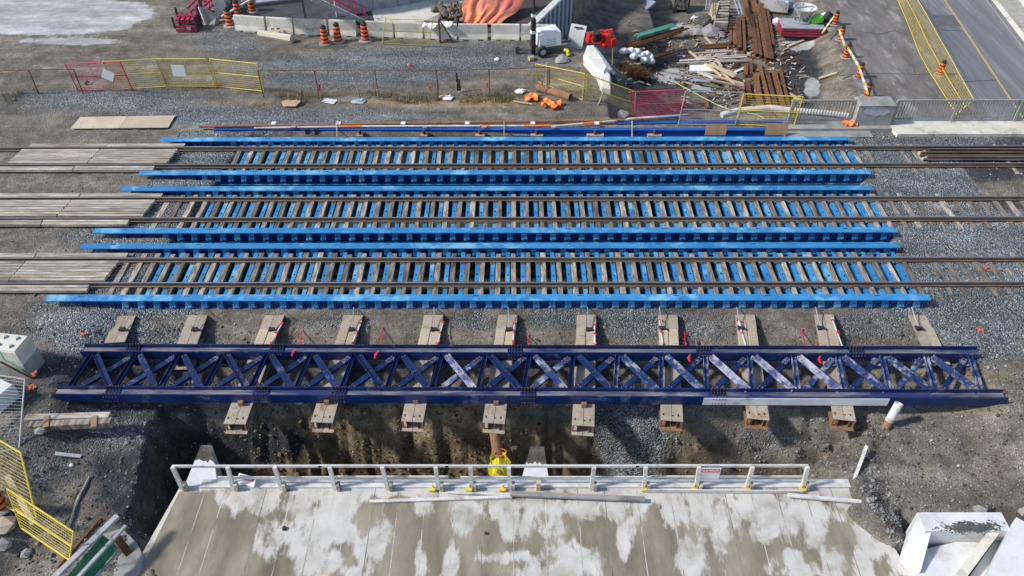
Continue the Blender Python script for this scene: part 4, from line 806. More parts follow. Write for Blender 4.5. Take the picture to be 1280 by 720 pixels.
# timber bundles
r = thing('timber_baulks', 'two weathered timber baulks bundled side by side on the gravel below the truss left end', 'timber', tuple(gp(88, 528)))
g0 = hgt(-16.4, -7.4); 
for (a, b, py0, py1) in [(33, 138, 524, 521), (38, 140, 533, 528)]:
    zz_ = -.32; p, q = at(a, py0, zz_), at(b, py1, zz_); build('baulk', MB().bar(p, q, .24, .24), TIEW if py0 > 530 else PLANK, r)
for a in (58, 118):
    p, q = at(a, 520, -.18), at(a-1, 534, -.18); build('strap', MB().bar(p, q, .18, .03), PLYB, r)
tag(build('stone', MB().rock(gp(52, 541, .1), (.4, .3, .25), 3), CONCG), 'grey stone tucked below the timber baulks', 'stone')
tag(build('board', MB().bar(gp(70, 569, .05), gp(102, 572, .05), .13, .04), WHITEP), 'short white painted stake lying on the dark ground at left', 'board')
tag(build('stick', MB().path([gp(113, 598, .05), gp(106, 612, .07), gp(97, 628, .06), gp(92, 645, .06), gp(86, 661, .06)], .055, 6), TIEW), 'bent bare branch lying on the dark ground at left', 'branch')
for px, py, s_, mt, lab in [(6, 660, .65, TAN, 'tan boulder at the left edge below the yellow fence'), (5, 682, .4, CONCG, 'grey stone at the left edge under the tan boulder'), (34, 692, .32, CONCG, 'pale stone on the ground below the yellow fence'), (90, 582, .14, SIGNW, 'small white scrap below the white stake')]:
    tag(build('stone', MB().rock(gp(px, py, s_*.15), (s_, s_*.9, s_*.6), int(px)), mt), lab, 'stone')
# ---------------------------------------------------------------- fence panels
def fence(lab, BL, BR, TR, TL, mat, group=None, rails=(.52,), mesh_r=.0042, step=.075, fr_r=.028, feet=0):
    BL, BR, TR, TL = [Vector(q) for q in (BL, BR, TR, TL)]
    r = thing('mesh_fence', lab, 'fence', tuple((BL+BR)/2), group)
    fr = MB()
    for a, b in ((BL, BR), (TL, TR), (BL, TL), (BR, TR)): fr.tube(a, b, fr_r, n=6)
    build('frame', fr, mat, r)
    for u in rails: build('mid_rail', MB().tube(BL.lerp(TL, u), BR.lerp(TR, u), fr_r*.8, n=6), mat, r)
    w = MB(); L_ = (BR-BL).length; k = max(3, int(L_/step)); h = (TL-BL).length; k2 = max(3, int(h/.13))
    for i in range(1, k): w.tube(BL.lerp(BR, i/k), TL.lerp(TR, i/k), mesh_r*.8, n=3, caps=False)
    for i in range(1, k2): w.tube(BL.lerp(TL, i/k2), BR.lerp(TR, i/k2), mesh_r, n=3, caps=False)
    build('wire_mesh', w, mat, r)['kind'] = 'stuff'
    if feet:
        d = (BR-BL).normalized(); n_ = Vector((-d.y, d.x, 0))
        for q in (BL, BR): build('foot', MB().bar(q-n_*.28, q+n_*.28, .07, .04), mat, r)
    return r
def upright(p, h, lean=(0, 0)): return Vector(p)+Vector((lean[0], lean[1], h))
fence('yellow mesh fence panel standing at the left edge in front of the striped drum', at(-14, 622, -.35), at(47, 653, -.35), at(26, 566, 1.3), at(-32, 532, 1.3), YEL, rails=())
fence('yellow mesh fence panel slumped over, lowest at the left, above the green sheet', at(27, 660, -.4), at(87, 700, -.35), at(92, 665, .75), at(9, 611, 1.0), YEL, rails=(.5,), step=.075, mesh_r=.004)
fence('grey mesh fence panel leaning at the left edge under the concrete blocks', at(-30, 570, -.3), at(24, 560, -.35), at(31, 474, 1.0), at(-22, 466, 1.0), GALV, rails=(), mesh_r=.003)
p, q = at(8, 594, .35), at(42, 655, -.3); tag(build('board', MB().bar(p, q, .16, .05), LUMB), 'fresh tan board leaning through the yellow fence at the left edge', 'board')
# ---------------------------------------------------------------- striped construction drums
def make_drum(name, lab):
    r = thing('construction_drum', lab, 'drum', (0, 0, 0), 'orange and black construction drums')
    R0, R1, H_ = .235, .17, 1.0
    f = lambda z: R0+(R1-R0)*z/H_
    build('base', MB().lathe((0, 0, 0), [(.40, 0), (.40, .05), (.33, .075), (.24, .085)], 16), DRUMG, r, origin=(0, 0, 0))
    build('body', MB().lathe((0, 0, .05), [(R0, 0), (R1, H_), (R1*.72, H_+.02), (R1*.6, H_+.09), (.05, H_+.10)], 16), BLACK, r, smooth=False, origin=(0, 0, 0))
    for k in range(4):
        z0 = .09+k*.225; build('band', MB().lathe((0, 0, .05), [(f(z0)+.002, z0), (f(z0)+.012, z0+.01), (f(z0+.12)+.012, z0+.115), (f(z0+.12)+.002, z0+.125)], 16), ORANGE, r, origin=(0, 0, 0))
    return r
DRL = [((407, 55), 'orange and black drum on a pale base, left one of the trio before the barriers'), ((423, 52), 'orange and black drum on a grey base, middle one of the trio before the barriers'), ((457, 51), 'orange and black drum, right one of the trio before the barriers, beside the yellow fence'), ((288, 33), 'orange and black drum with a grubby middle at the left end of the barrier row'), ((299, 23), 'orange and black drum behind the first barrier of the row'), ((316, 15), 'orange and black drum standing on fresh asphalt behind the barriers'),
 ((1043, 31), 'orange and black drum beside the grey and crimson platform, top of the striped-pole line'), ((1050, 50), 'orange and black drum second from the top of the striped-pole line'), ((1057, 72), 'orange and black drum midway down the striped-pole line'), ((1073, 97), 'orange and black drum fourth down the striped-pole line'), ((1082, 122), 'orange and black drum at the foot of the striped-pole line, behind the concrete pier'), ((1174, 94), 'orange and black drum standing inside the yellow fence along the road'), ((2, 634), 'orange and black drum half cut by the left edge behind the yellow fence')]
drum0 = make_drum('d', DRL[0][1])
for i, ((px, py), lab) in enumerate(DRL):
    pos = gp(px, py) if i not in (6, 7, 8, 9, 10, 11) else at(px, py, -4.0)
    tlt = {8: (.02, -.02, 1), 4: (0, .03, 2)}.get(i, (0, 0, i*.7))
    if i == 0: drum0.location = tuple(pos)
    else: copy_thing(drum0, pos, rot=tlt, label=lab, scale=(.9, .9, .92) if i in (6, 7, 8, 9, 10, 11) else (1, 1, 1.02))
def pole(a, b, za, zb, lab):
    p, q = at(*a, za), at(*b, zb); r = thing('striped_pole', lab, 'pole', tuple((p+q)/2), 'yellow and white poles between the drums'); n = 7
    build('pole', MB().bar(p, q, .10, .08), YEL, r)
    for i in range(1, n, 2): a_, b_ = p.lerp(q, i/n), p.lerp(q, (i+1)/n); build('white_band', MB().bar(a_, b_, .11, .09), WHITE, r)
pole((1042, 21), (1028, 41), -3.1, -3.6, 'yellow and white pole leaning on the topmost drum towards the crimson platform')
pole((1049, 37), (1056, 58), -3.1, -3.1, 'yellow and white pole between the second and third drums')
pole((1060, 60), (1074, 84), -3.1, -3.1, 'yellow and white pole between the third and fourth drums')
pole((1074, 84), (1085, 118), -3.1, -3.2, 'yellow and white pole between the fourth and lowest drums')
# ---------------------------------------------------------------- steel frame with green sheet, bottom left
r = thing('formwork_frame', 'galvanised frame holding a green sheet in the bottom left corner beside the pit', 'formwork panel', tuple(at(110, 700, -.6)))
p, q = at(147, 645, .1), at(62, 728, .1); build('frame_rail', MB().bar(p, q, .16, .10), GALV, r)
p, q = at(157, 657, -.1), at(92, 728, -.1); build('frame_rail', MB().bar(p, q, .10, .08), GALV, r)
p, q = at(148, 690, -.5), at(115, 728, -.5); build('frame_rail', MB().bar(p, q, .06, .06), GALV, r)
P_ = [[at(128+(76-128)*j/7+ (148-128)*i/5, 668+(730-668)*j/7+(684-668)*i/5, -.05-.45*i/5+.05*math.sin(j*2+i)) for j in range(8)] for i in range(6)]
build('green_sheet', MB().sheet(P_, 6, 8, .02), GREEN, r)
tag(build('steel_beam', MB().bar(at(143, 668, -.5), at(178, 715, -1.6), .22, .22), RUST), 'dark rusty beam slanting into the pit beside the green sheet', 'steel beam')
tag(build('bar', MB().bar(gp(127, 649, .06), gp(72, 712, .06), .07, .06), RUST), 'rusty bar lying on the ground between the yellow fence and green sheet', 'bar')
tag(build('concrete_slab', MB().prism([tuple(at(*k, -1.0))[:2] for k in ((128, 668), (152, 660), (172, 680), (180, 698), (170, 745), (100, 745))], -1.4, -1.0), CONCG), 'grey concrete slab under the green sheet at the pit edge', 'concrete slab')
# ---------------------------------------------------------------- north edge of the cut: blue beams, pipes
r = thing('blue_beam', 'long royal blue beam along the far side of the far track', 'steel beam', tuple(at(600, 165, 0)))
def ibeam(p, q, par, mat, w=.3, h=.42, name='web'):
    p, q = Vector(p), Vector(q); build('top_flange', MB().bar(p, q, w, .03), mat, par); build('web', MB().bar(p-Vector((0, w*.35, h/2)), q-Vector((0, w*.35, h/2)), .03, h-.03), mat, par); build('bottom_flange', MB().bar(p-Vector((0, 0, h)), q-Vector((0, 0, h)), w, .03), mat, par)
ibeam(at(268, 160.5, .05), at(985, 161.5, .05), r, ROYAL, .26, .34)
r = thing('blue_beam', 'short royal blue beam behind the fence, right of the pink panel', 'steel beam', tuple(at(900, 155, 0)))
ibeam(at(768, 153.5, .02), at(985, 151, .02), r, ROYAL, .22, .25)
for px, w_ in [(671, 16), (744, 22), (818, 18), (450, 8), (530, 9), (600, 12)]:
    c = at(px, 170, -.2); r = thing('timber_block', f'tan block with rusty post by the royal blue beam, {["third from the right","second from the right","rightmost","leftmost","second from the left","third from the left"][[671,744,818,450,530,600].index(px)]}', 'block', (c.x, c.y, -.3), 'tan blocks along the royal blue beam')
    build('block', MB().box((c.x, c.y, -.22), (w_/26, .22, .2)), CARD, r); build('post', MB().tube((c.x, c.y+.05, -.2), (c.x, c.y+.05, .12), .09, .07, 8), RUST, r)
for px, lab in [(384, 'left'), (395, 'right')]:
    p = at(px, 160, .09); tag(build('strap', MB().box((p.x, p.y, p.z), (.16, .3, .03)).box((p.x, p.y-.14, p.z-.15), (.16, .03, .3)), BLACK), f'{lab} one of two black straps over the royal blue beam', 'strap')
r = thing('rusty_pipe', 'long thin rusty pipe running behind the royal blue beam', 'pipe', tuple(at(500, 154, 0))); zt_ = .15
build('pipe', MB().tube(at(249, 158, zt_), at(780, 150, zt_), .075, n=10), RUSTO, r)
m = MB()
r2 = thing('taped_conduit', 'long pale conduit with orange tape lying in front of the rusty pipe', 'pipe', tuple(at(500, 158, 0)))
pts = [(318, 160), (430, 158), (560, 157.5), (700, 157), (790, 149), (860, 143)]; build('conduit', MB().path([at(a, b, .14) for a, b in pts], .05, 8), WHITEP, r2)
m = MB()
for a, b in [(425, 452), (600, 612), (655, 690), (728, 752), (800, 815)]:
    f_ = lambda x: np.interp(x, [k[0] for k in pts], [k[1] for k in pts]); build('orange_tape', MB().tube(at(a, f_(a), .14), at(b, f_(b), .14), .058, n=8), ORCLOTH, r2)
for px in (342, 423, 504, 584, 666, 855 if False else 746): p = at(px, 154, .23); build('strap', MB().box(tuple(p), (.22, .22, .06)), SIGNW, r)
for px in (367, 531, 605, 692): p = at(px, 158.5, .2); build('clip', MB().box(tuple(p), (.24, .16, .05)), BLUEG, r2)
tag(build('board', MB().bar(at(785, 148.5, .25), at(850, 144, .25), .12, .05), WHITEP), 'thin white board lying along the foot of the pink fence panel', 'board')
for px, lab in [(421, 'left'), (630, 'middle'), (790, 'right, at the fence corner')]:
    a, b = at(px, 151, .35), at(px, 171, -.1); tag(build('tie_strap', MB().bar(a, b, .04, .03), LUMB), f'thin strap hanging over the royal blue beam, {lab}', 'strap')
for a, b, c, lab in [(882, 908, 168, 'brown plywood sheet propped on the royal blue beam, left of the two'), (957, 984, 168, 'brown plywood sheet propped on the royal blue beam, right of the two')]:
    p0, p1 = at(a-1, 169, .1), at(b-1, 169, .1); q = at(a, 154.5, .62); m = MB(); dy = q.y-p0.y
    m.add([p0, p1, Vector((p1.x+.05, q.y, q.z)), Vector((p0.x+.05, q.y, q.z)), p0+Vector((0, .03, -.02)), p1+Vector((0, .03, -.02)), Vector((p1.x+.05, q.y+.03, q.z-.02)), Vector((p0.x+.05, q.y+.03, q.z-.02))], [(0, 1, 2, 3), (7, 6, 5, 4), (0, 4, 5, 1), (1, 5, 6, 2), (2, 6, 7, 3), (3, 7, 4, 0)])
    tag(build('plywood_sheet', m, PLYB), lab, 'board')
# plywood on the gravel, top left
r = thing('plywood_strip', 'pale plywood strip lying on the gravel left of the rusty pipe', 'board', tuple(gp(150, 152)))
a, b, c, d_ = at(88, 160.5, .07), at(210, 159, .07), at(219, 144, .07), at(100, 146, .07); mdx = lambda u: (a.lerp(b, u), d_.lerp(c, u))
for u0, u1 in ((0, .5), (.505, 1)):
    k0, k1 = mdx(u0), mdx(u1); build('sheet', MB().prism([tuple(k0[0])[:2], tuple(k1[0])[:2], tuple(k1[1])[:2], tuple(k0[1])[:2]], .035, .06), PLY, r)
# ---------------------------------------------------------------- fences along the north side
def fpx(lab, bl, br, tr, tl, mat, h=1.78, z=None, **k):
    A_, B_ = gp(*bl), gp(*br)
    if z is not None: A_, B_ = at(*bl, z), at(*br, z)
    A_.z += .03; B_.z += .03
    fence(lab, A_, B_, at(*tr, B_.z+h), at(*tl, A_.z+h), mat, **k)
GY = 'yellow mesh fence panels'
fpx('pink-red mesh fence panel with a tilted white notice, top left', (98, 114), (166, 113), (150, 77), (81, 80), PINK, mesh_r=.006)
fpx('yellow mesh fence panel joined to the pink-red one at top left', (143, 113), (209, 109), (195, 73.5), (128, 77), YEL, group=GY)
fpx('yellow mesh fence panel with a square white notice, middle of the top left run', (209, 109), (271, 109), (257, 73.5), (195, 73.5), YEL, group=GY)
fpx('yellow mesh fence panel at the right end of the top left run', (273, 109), (330, 115), (321, 79.5), (262, 73.5), YEL, group=GY)
fpx('yellow mesh fence panel standing against the concrete barriers', (478, 55), (536, 58), (541, 25), (482, 23.5), YEL, group=GY)
fpx('yellow mesh fence panel starting below the white light tower', (671, 102), (728, 126), (731, 92), (670, 80), YEL, group=GY)
fpx('yellow mesh fence panel running to the pink panel, below the fallen barriers', (732, 126), (793, 145.5), (795, 115), (734, 93), YEL, group=GY)
fence('pink-red mesh fence panel right of the yellow run, above the blue beam', at(793, 146, .03), at(860, 144, .03), at(855, 112, 1.75), at(787, 115, 1.75), PINK, rails=(.5,), mesh_r=.007)
fence('bare grey mesh fence panel between the pink and the last yellow panel', at(848, 155, .03), at(919, 156, .03), at(929, 115.5, 1.75), at(857, 114, 1.75), GALV, rails=(.45,), mesh_r=.003)
fence('yellow mesh fence panel in front of the rusty beams, left of the grey railing', at(920, 155.5, .03), at(992, 158, .03), at(1004, 121, 1.75), at(930, 117.5, 1.75), YEL, rails=(.48,), mesh_r=.006)
for px, py, s_, lab, rot in [(139, 89, .42, 'white notice hung askew on the pink-red fence panel', .5), (226.5, 83.5, .50, 'square white notice hung on the yellow fence panel', .06)]:
    p = at(px, py, 1.3); m = MB().box((0, 0, 0), (s_*1.35, .02, s_*1.25)); R_ = Matrix.Translation(p-Vector((0, .45, 0))) @ Matrix.Rotation(rot, 4, 'Y'); m.v = [tuple(R_ @ Vector(v)) for v in m.v]; tag(build('notice', m, SIGNW), lab, 'sign')
# old wire fence between
def wirefence(pts, h, name, lab, mat=RUST, posts=()):
    r = thing('wire_fence', lab, 'fence', tuple(gp(*pts[0])))
    G = [gp(*q) for q in pts]
    for a, b in zip(G[:-1], G[1:]): build('top_rail', MB().tube(a+Vector((0, 0, h)), b+Vector((0, 0, h)), .022, n=6), mat, r)
    for g in G: build('post', MB().tube(g, g+Vector((0, 0, h)), .03, n=6), mat, r)
    w = MB()
    for a, b in zip(G[:-1], G[1:]):
        n = int((b-a).length/.16)
        for i in range(n): p = a.lerp(b, i/n); q = a.lerp(b, min(1, (i+6)/n)); w.tube(p+Vector((0, 0, .05)), q+Vector((0, 0, h)), .0022, n=3, caps=False); w.tube(q+Vector((0, 0, .05)), p+Vector((0, 0, h)), .0022, n=3, caps=False)
    build('wire_mesh', w, mat, r)['kind'] = 'stuff'
wirefence([(-20, 120), (49, 118), (104, 117)], 1.4, 'a', 'thin rusty wire fence running in from the top left edge')
wirefence([(330, 122), (399, 122), (473, 122), (548, 122), (612, 121), (686, 118)], 1.55, 'b', 'sagging rusty wire fence across the gravel above the far track')
fg = thing('fence_post', 'grey steel fence post where the rusty wire fence meets the yellow panel', 'post', tuple(gp(683, 117))); g = gp(683, 117); build('post', MB().tube(g, g+Vector((0, 0, 1.75)), .06, n=8), GALV, fg)
STK = [(401, 129, 399, 105, 'pink-topped, by the white paper'), (449, 117, 441, 98, 'bare, left of the blue scrap'), (473, 125, 471, 112, 'short, right of the taller bare stake'), (540, 124, 538, 107, 'with orange ribbon, left of the black jacket'), (610, 121, 609, 103, 'orange topped, right of the dry weeds'), (548, 124, 547, 100, 'dark and thin, beside the black jacket'), (679, 112, 677, 99, 'white, beside the grey fence post'), (738, 108, 733, 95, 'short and pale, behind the yellow fence'), (748, 131, 755, 113, 'pale, in front of the fallen barrier'), (765, 82, 766, 61, 'white, between the fallen barrier and the black slope')]
for a, b, c, d_, lab in STK:
    g = gp(a, b); h_ = (b-d_)/20.0; v = at(c, d_, g.z+h_); m = MB().bar(g, v, .06, .05); r = thing('survey_stake', f'wooden survey stake {lab}', 'stake', tuple(g), 'survey stakes'); build('stake', m, LUMB if 'dark' not in lab else RUST, r)
    if 'pink' in lab or 'orange' in lab: build('ribbon', MB().bar(v-(v-g)*.35, v, .09, .08), PINK if 'pink' in lab else ORANGE, r)
g = gp(572, 116); tag(build('jacket', MB().box((g.x, g.y, g.z+.9), (.14, .12, .5), top=(.5, .7)).box((g.x+.08, g.y, g.z+.45), (.22, .14, .6), top=(.7, .8)), BLACK), 'black jacket hanging on the rusty wire fence', 'jacket')
g = gp(412, 128, .06); tag(build('paper', MB().box(tuple(g), (.72, .42, .03), -.3), SIGNW), 'sheet of white paper lying by the weeds above the far track', 'paper')
for px, py, w_, mt, lab in [(364, 130, .6, CARD, 'tan cardboard scrap left of the white paper'), (449, 128, .5, BLUEG, 'blue-grey scrap of sheeting in the weeds'), (559, 124, .4, SIGNW, 'pale crumpled wrapper at the foot of the dark stake'), (554, 123, .35, CARD, 'tan crumpled carton by the pale wrapper'), (511, 83, .14, ORANGE, 'orange scrap on the gravel road, left of centre'), (621, 76, .18, SIGNW, 'white scrap on the gravel right of centre'), (649, 116, .4, SIGNW, 'white plastic bag left of the rusty tube'), (391, 9, .01, SIGNW, 'tiny white fleck')][:-1]:
    g = gp(px, py, .06); m = MB().rock(g, (w_*1.4, w_, .18), int(px)); m.rock(g+Vector((w_*.4, .05, 0)), (w_*.8, w_*.6, .22), int(px)+1); tag(build('scrap', m, mt), lab, 'litter')
p, q = gp(672, 114, .2), gp(713, 126, .18); r = thing('rusty_tube', 'thick rusty tube lying behind the yellow fence, open end to the right', 'pipe', tuple(p)); build('tube', MB().pipe(p, q, .21, .17), RUSTO, r)
for a, b, lab in [((658, 121), (674, 120), 'left of the rusty tube'), ((690, 119), (706, 117), 'behind the rusty tube')]:
    tag(build('green_pipe', MB().tube(gp(*a, .08), gp(*b, .08), .09, n=8), LIME), f'short bright green pipe {lab}', 'pipe')
for px, py, lab in [(664, 125, 'left one of three, by the dark hollow'), (684, 132, 'middle one of three, below the rusty tube'), (693, 135, 'right one of three, below the rusty tube')]:
    g = gp(px, py, .08); P_ = [[(g.x+(i-2)*.17+.05*math.sin(j*3), g.y+(j-2)*.15, g.z+.12*math.sin(i*1.9+j*1.3+px)+.12) for j in range(5)] for i in range(5)]; tag(build('safety_mesh', MB().sheet(P_, 5, 5, .02), ORCLOTH), 'crumpled orange safety mesh, '+lab, 'mesh sheet')
tag(build('pole', MB().bar(gp(641, 128, .08), gp(665, 132, .08), .07, .05), LUMB), 'pale lath lying left of the orange meshes', 'lath')
for px, py, lab in [(108, 107, 'by the pink-red fence panel'), (268, 108, 'at the joint of the two yellow panels')]:
    g = gp(px, py, .1); tag(build('marker', MB().rock(g, (.2, .15, .14), 2).rock(g+Vector((.08, .08, .06)), (.12, .12, .16), 5), ORANGE if px > 200 else RUST), 'small bright scrap '+lab, 'litter')
# weeds: thin dry grass as one mass
m = MB(); rr = random.Random(3)
for px0, px1, py, n in [(345, 420, 124, 260), (500, 545, 126, 200), (575, 640, 124, 380), (455, 500, 122, 120), (5, 25, 122, 90)]:
    for i in range(n):
        g = gp(rr.uniform(px0, px1), py+rr.gauss(0, 2.5)) if i % 6 == 0 else g+Vector((rr.gauss(0, .12), rr.gauss(0, .08), 0)); e = g+Vector((rr.gauss(0, .12), rr.gauss(0, .12), rr.uniform(.15, .5))); w_ = Vector((rr.uniform(-1, 1), rr.uniform(-1, 1), 0)).normalized()*.018
        m.add([g-w_, g+w_, e], [(0, 1, 2)])
build('weeds', m, pmat('dry_yellow_weeds', (.16, .13, .05), (.30, .25, .10), 2, .9, 0))['kind'] = 'stuff'
# ---------------------------------------------------------------- barrier row
BAR = [(292.5, 332, 41, 44), (333, 367, 44, 46), (367.5, 410, 46, 47.5), (411, 446, 47.5, 48.5), (457, 492.5, 49, 50), (493, 529, 50, 51), (530, 572, 52, 53), (572.5, 610.5, 53, 53), (613, 650, 53, 53.5), (650.5, 695, 53.5, 54)]
for i, (a, b, ya, yb_) in enumerate(BAR):
    p, q = gp(a+1, ya-1.5), gp(b-1, yb_-1.5); zb_ = min(p.z, q.z)-.03; p.z = q.z = zb_; d = (q-p).normalized(); n_ = Vector((-d.y, d.x, 0)); p += n_*.3; q += n_*.3
    what = {0: 'leftmost of the row', 2: 'with dark scribbled graffiti', 9: 'rightmost, behind the white light tower', 4: 'just right of the gap with the drum', 5: 'behind the yellow fence panel', 6: 'behind the rusty brace'}.get(i, f'{ORD[i]} from the left of the row')
    r = thing('concrete_barrier', f'pale concrete barrier, {what}', 'barrier', tuple((p+q)/2), 'row of concrete barriers')
    prof = [(-.30, 0), (-.30, .12), (-.16, .38), (-.11, .92), (-.09, .95), (.09, .95), (.11, .92), (.16, .38), (.30, .12), (.30, 0)]
    prof = [(x*.8, z) for x, z in prof]
    build('body', MB().extrude(prof, p, q), CONC if i < 6 else CONC, r)
    m = MB()
    for u in (.25, .75): c = p.lerp(q, u)-n_*.235; m.box((c.x, c.y, zb_+.04), (.3, .03, .08))
    build('foot_notches', m, BLACK, r)
    if i == 2:
        g = MB(); rr = random.Random(5)
        for k in range(16):
            u = .3+.035*k; c0_ = p.lerp(q, u)-n_*.205+Vector((0, 0, .42+rr.uniform(-.1, .12))); c1_ = c0_+d*rr.uniform(-.05, .09)+Vector((0, 0, rr.uniform(-.18, .18))); g.bar(c0_-n_*.0, c1_-n_*.0, .02, .012, up=tuple(n_))
        build('graffiti', g, DGREY, r)['kind'] = 'stuff'
r = thing('timber_log', 'pale split log lying before the second barrier', 'log', tuple(gp(347, 52)))
build('log', MB().tube(gp(325, 46, .2), gp(366, 53, .2), .22, .26, 8), pmat('pale_split_wood', (.50, .44, .34), (.66, .60, .48), 2, .9, .5, stretch=(.6, 4, 4)), r)
for a in (342, 349): g = gp(a, 44, .42); build('stub', MB().box(tuple(g), (.2, .16, .12), .5), LUMB, r)
r = thing('steel_brace', 'rusty triangular steel brace leaning against the barrier right of the yellow fence', 'brace', tuple(gp(556, 54)))
a, b, c = gp(550.5, 54, .03), gp(567, 53.5, .03), gp(550.5, 54, 1.45); build('upright', MB().bar(a, c, .12, .08), RUST, r); build('diagonal', MB().bar(c, b, .07, .06), RUST, r); build('base', MB().bar(a, b, .1, .08), RUST, r)
for px, py, lab in [(535, 30, 'white plastic sheet draped on the barrier beside the yellow fence'), (555, 28, 'small white plastic sheet behind the rusty brace')]:
    g = at(px, py, 1.0); P_ = [[(g.x+(i-2)*.16, g.y+(j-2)*.12, g.z+.1*math.sin(i*1.4+j*2)-.05*abs(j-2)) for j in range(5)] for i in range(6)]; tag(build('plastic_sheet', MB().sheet(P_, 6, 5, .03), SIGNW), lab, 'plastic')
# ---------------------------------------------------------------- stair flight and walkway at the top
r = thing('stair_flight', 'grey temporary stair flight with crimson handrails rising left behind the barriers', 'stairs', tuple(at(456, 29, 0)))
s0, s1 = at(454, 27, .05), at(384, -6, 2.6); sd = (s1-s0); sn = Vector((-sd.y, sd.x, 0)).normalized()*-.55
if sn.y > 0: sn = -sn
for q in (-1, 1): build('stringer', MB().bar(s0+sn*q, s1+sn*q, .06, .26), GALV, r)
ns = 15
for i in range(ns): c = s0.lerp(s1, (i+.5)/ns); build('tread', MB().bar(c-sn*.95+Vector((0, 0, .05)), c+sn*.95+Vector((0, 0, .05)), .26, .04), BLUEG, r)
for q in (-1, 1):
    for h_ in (.55, 1.05): build('handrail', MB().tube(s0+sn*q+Vector((0, 0, h_)), s1+sn*q+Vector((0, 0, h_)), .04, n=6), PINK, r)
    for u in (.03, .35, .68, .97): c = s0.lerp(s1, u)+sn*q; build('rail_post', MB().tube(c, c+Vector((0, 0, 1.05)), .035, n=6), PINK, r)
r = thing('walkway', 'grey grated walkway edge crossing the top of the photo left of the stairs', 'walkway', tuple(at(345, 3, 0)))
p, q = at(318, 4, 2.2), at(378, -3, 2.2); build('deck', MB().bar(p+Vector((0, .35, 0)), q+Vector((0, .35, 0)), .8, .1), GALV, r); build('edge_beam', MB().bar(p-Vector((0, .12, .1)), q-Vector((0, .12, .1)), .08, .2), DGREY, r)
for u in (.95,): c = p.lerp(q, u); build('leg', MB().bar(Vector((c.x, c.y+.4, 0)), Vector((c.x, c.y+.4, 2.2)), .1, .1), DGREY, r)
r = thing('panel_wall', 'grey concrete panel wall behind the stairs at the top edge', 'wall', tuple(at(500, 8, 0)))
wa, wb = at(420, 22.5, 0), at(612, -13, 0); n = 13
for i in range(n):
    a, b = wa.lerp(wb, i/n), wa.lerp(wb, (i+1)/n); d = (b-a).normalized(); build('wall_panel', MB().bar(a+d*.012+Vector((0, .1, 1.6)), b-d*.012+Vector((0, .1+.02*(i % 2), 1.6)), .2, 3.2), pmat('smooth_wall_concrete', (.30, .31, .32), (.42, .43, .44), 1.2, .85, .1, c3=(.22, .21, .2), s3=1.3, rnd=.08), r)
m = MB(); rr = random.Random(8)
for i in range(60): g = at(565+rr.gauss(0, 8), 17+rr.gauss(0, 5), .1); m.rock((g.x, g.y, .1+rr.uniform(0, .25)), [rr.uniform(.2, .55) for _ in range(3)], i)
for i in range(14): g = at(568+rr.gauss(0, 7), 15+rr.gauss(0, 4), .3); m.bar(g, g+Vector((rr.uniform(-.6, .6), rr.uniform(-.4, .4), rr.uniform(0, .6))), .06, .05)
tag(build('rubble_pile', m, pmat('brown_rubble', (.10, .07, .055), (.26, .21, .18), 4, .95, .4)), 'brown rubble heap between the walkway and the orange tarpaulin', 'rubble', kind='stuff')
# tarpaulin
nu, nv = 60, 40; P_ = []
LT, RT_, LB, RB_ = at(581, -12, 1.5), at(668, -12, 1.0), at(578, 33, .1), at(626, 34, .1)
for i in range(nu):
    u = i/(nu-1); row = []
    for j in range(nv):
        v = j/(nv-1); a = LT.lerp(RT_, u); b = LB.lerp(RB_, u); p = a.lerp(b, v)
        if u > .5: b2 = at(655-22*v if v < .6 else 655-22*v, -8+28*v, .2); 
        bul = .22*math.sin(math.pi*min(1, v*1.05))*math.sin(math.pi*u)
        fold = .20*abs(math.sin(u*8+v*1.6+.4*math.sin(v*5)))+.09*abs(math.sin(u*21+v*2.5+.5*math.sin(v*9)))+.035*abs(math.sin(v*11+u*15))
        row.append((p.x+.1*math.sin(v*9+u*3), p.y+.08*math.sin(u*30), max(.08, p.z*(1-.25*v)+bul+fold*(.4+.6*v))))
    P_.append(row)
tag(build('tarpaulin', MB().sheet(P_, nu, nv, .015), TARP, smooth=True), 'crumpled orange tarpaulin draped over a heap at the top edge', 'tarpaulin')
# corrugated wall
r = thing('sheet_pile_wall', 'grey corrugated sheet pile wall with a white cap right of the orange tarpaulin', 'wall', (WALLA.x, WALLA.y, -2.4))
wd = WALLB-WALLA; L_ = wd.length; wd.normalize(); wn_ = Vector((wd.y, -wd.x, 0)); n = int(L_/.36)
for i in range(n):
    c = WALLA+wd*((i+.5)*L_/n)+wn_*(.10 if i % 2 else -.02); build('pile', MB().bar(c-wd*(.17)+Vector((0, 0, -1.2)), c+wd*.17+Vector((0, 0, -1.2)), .12, 2.7), BLUEG, r)
build('cap', MB().bar(WALLA+Vector((0, 0, .2))-wd*.1, WALLB+Vector((0, 0, .2)), .42, .16), WHITEP, r)
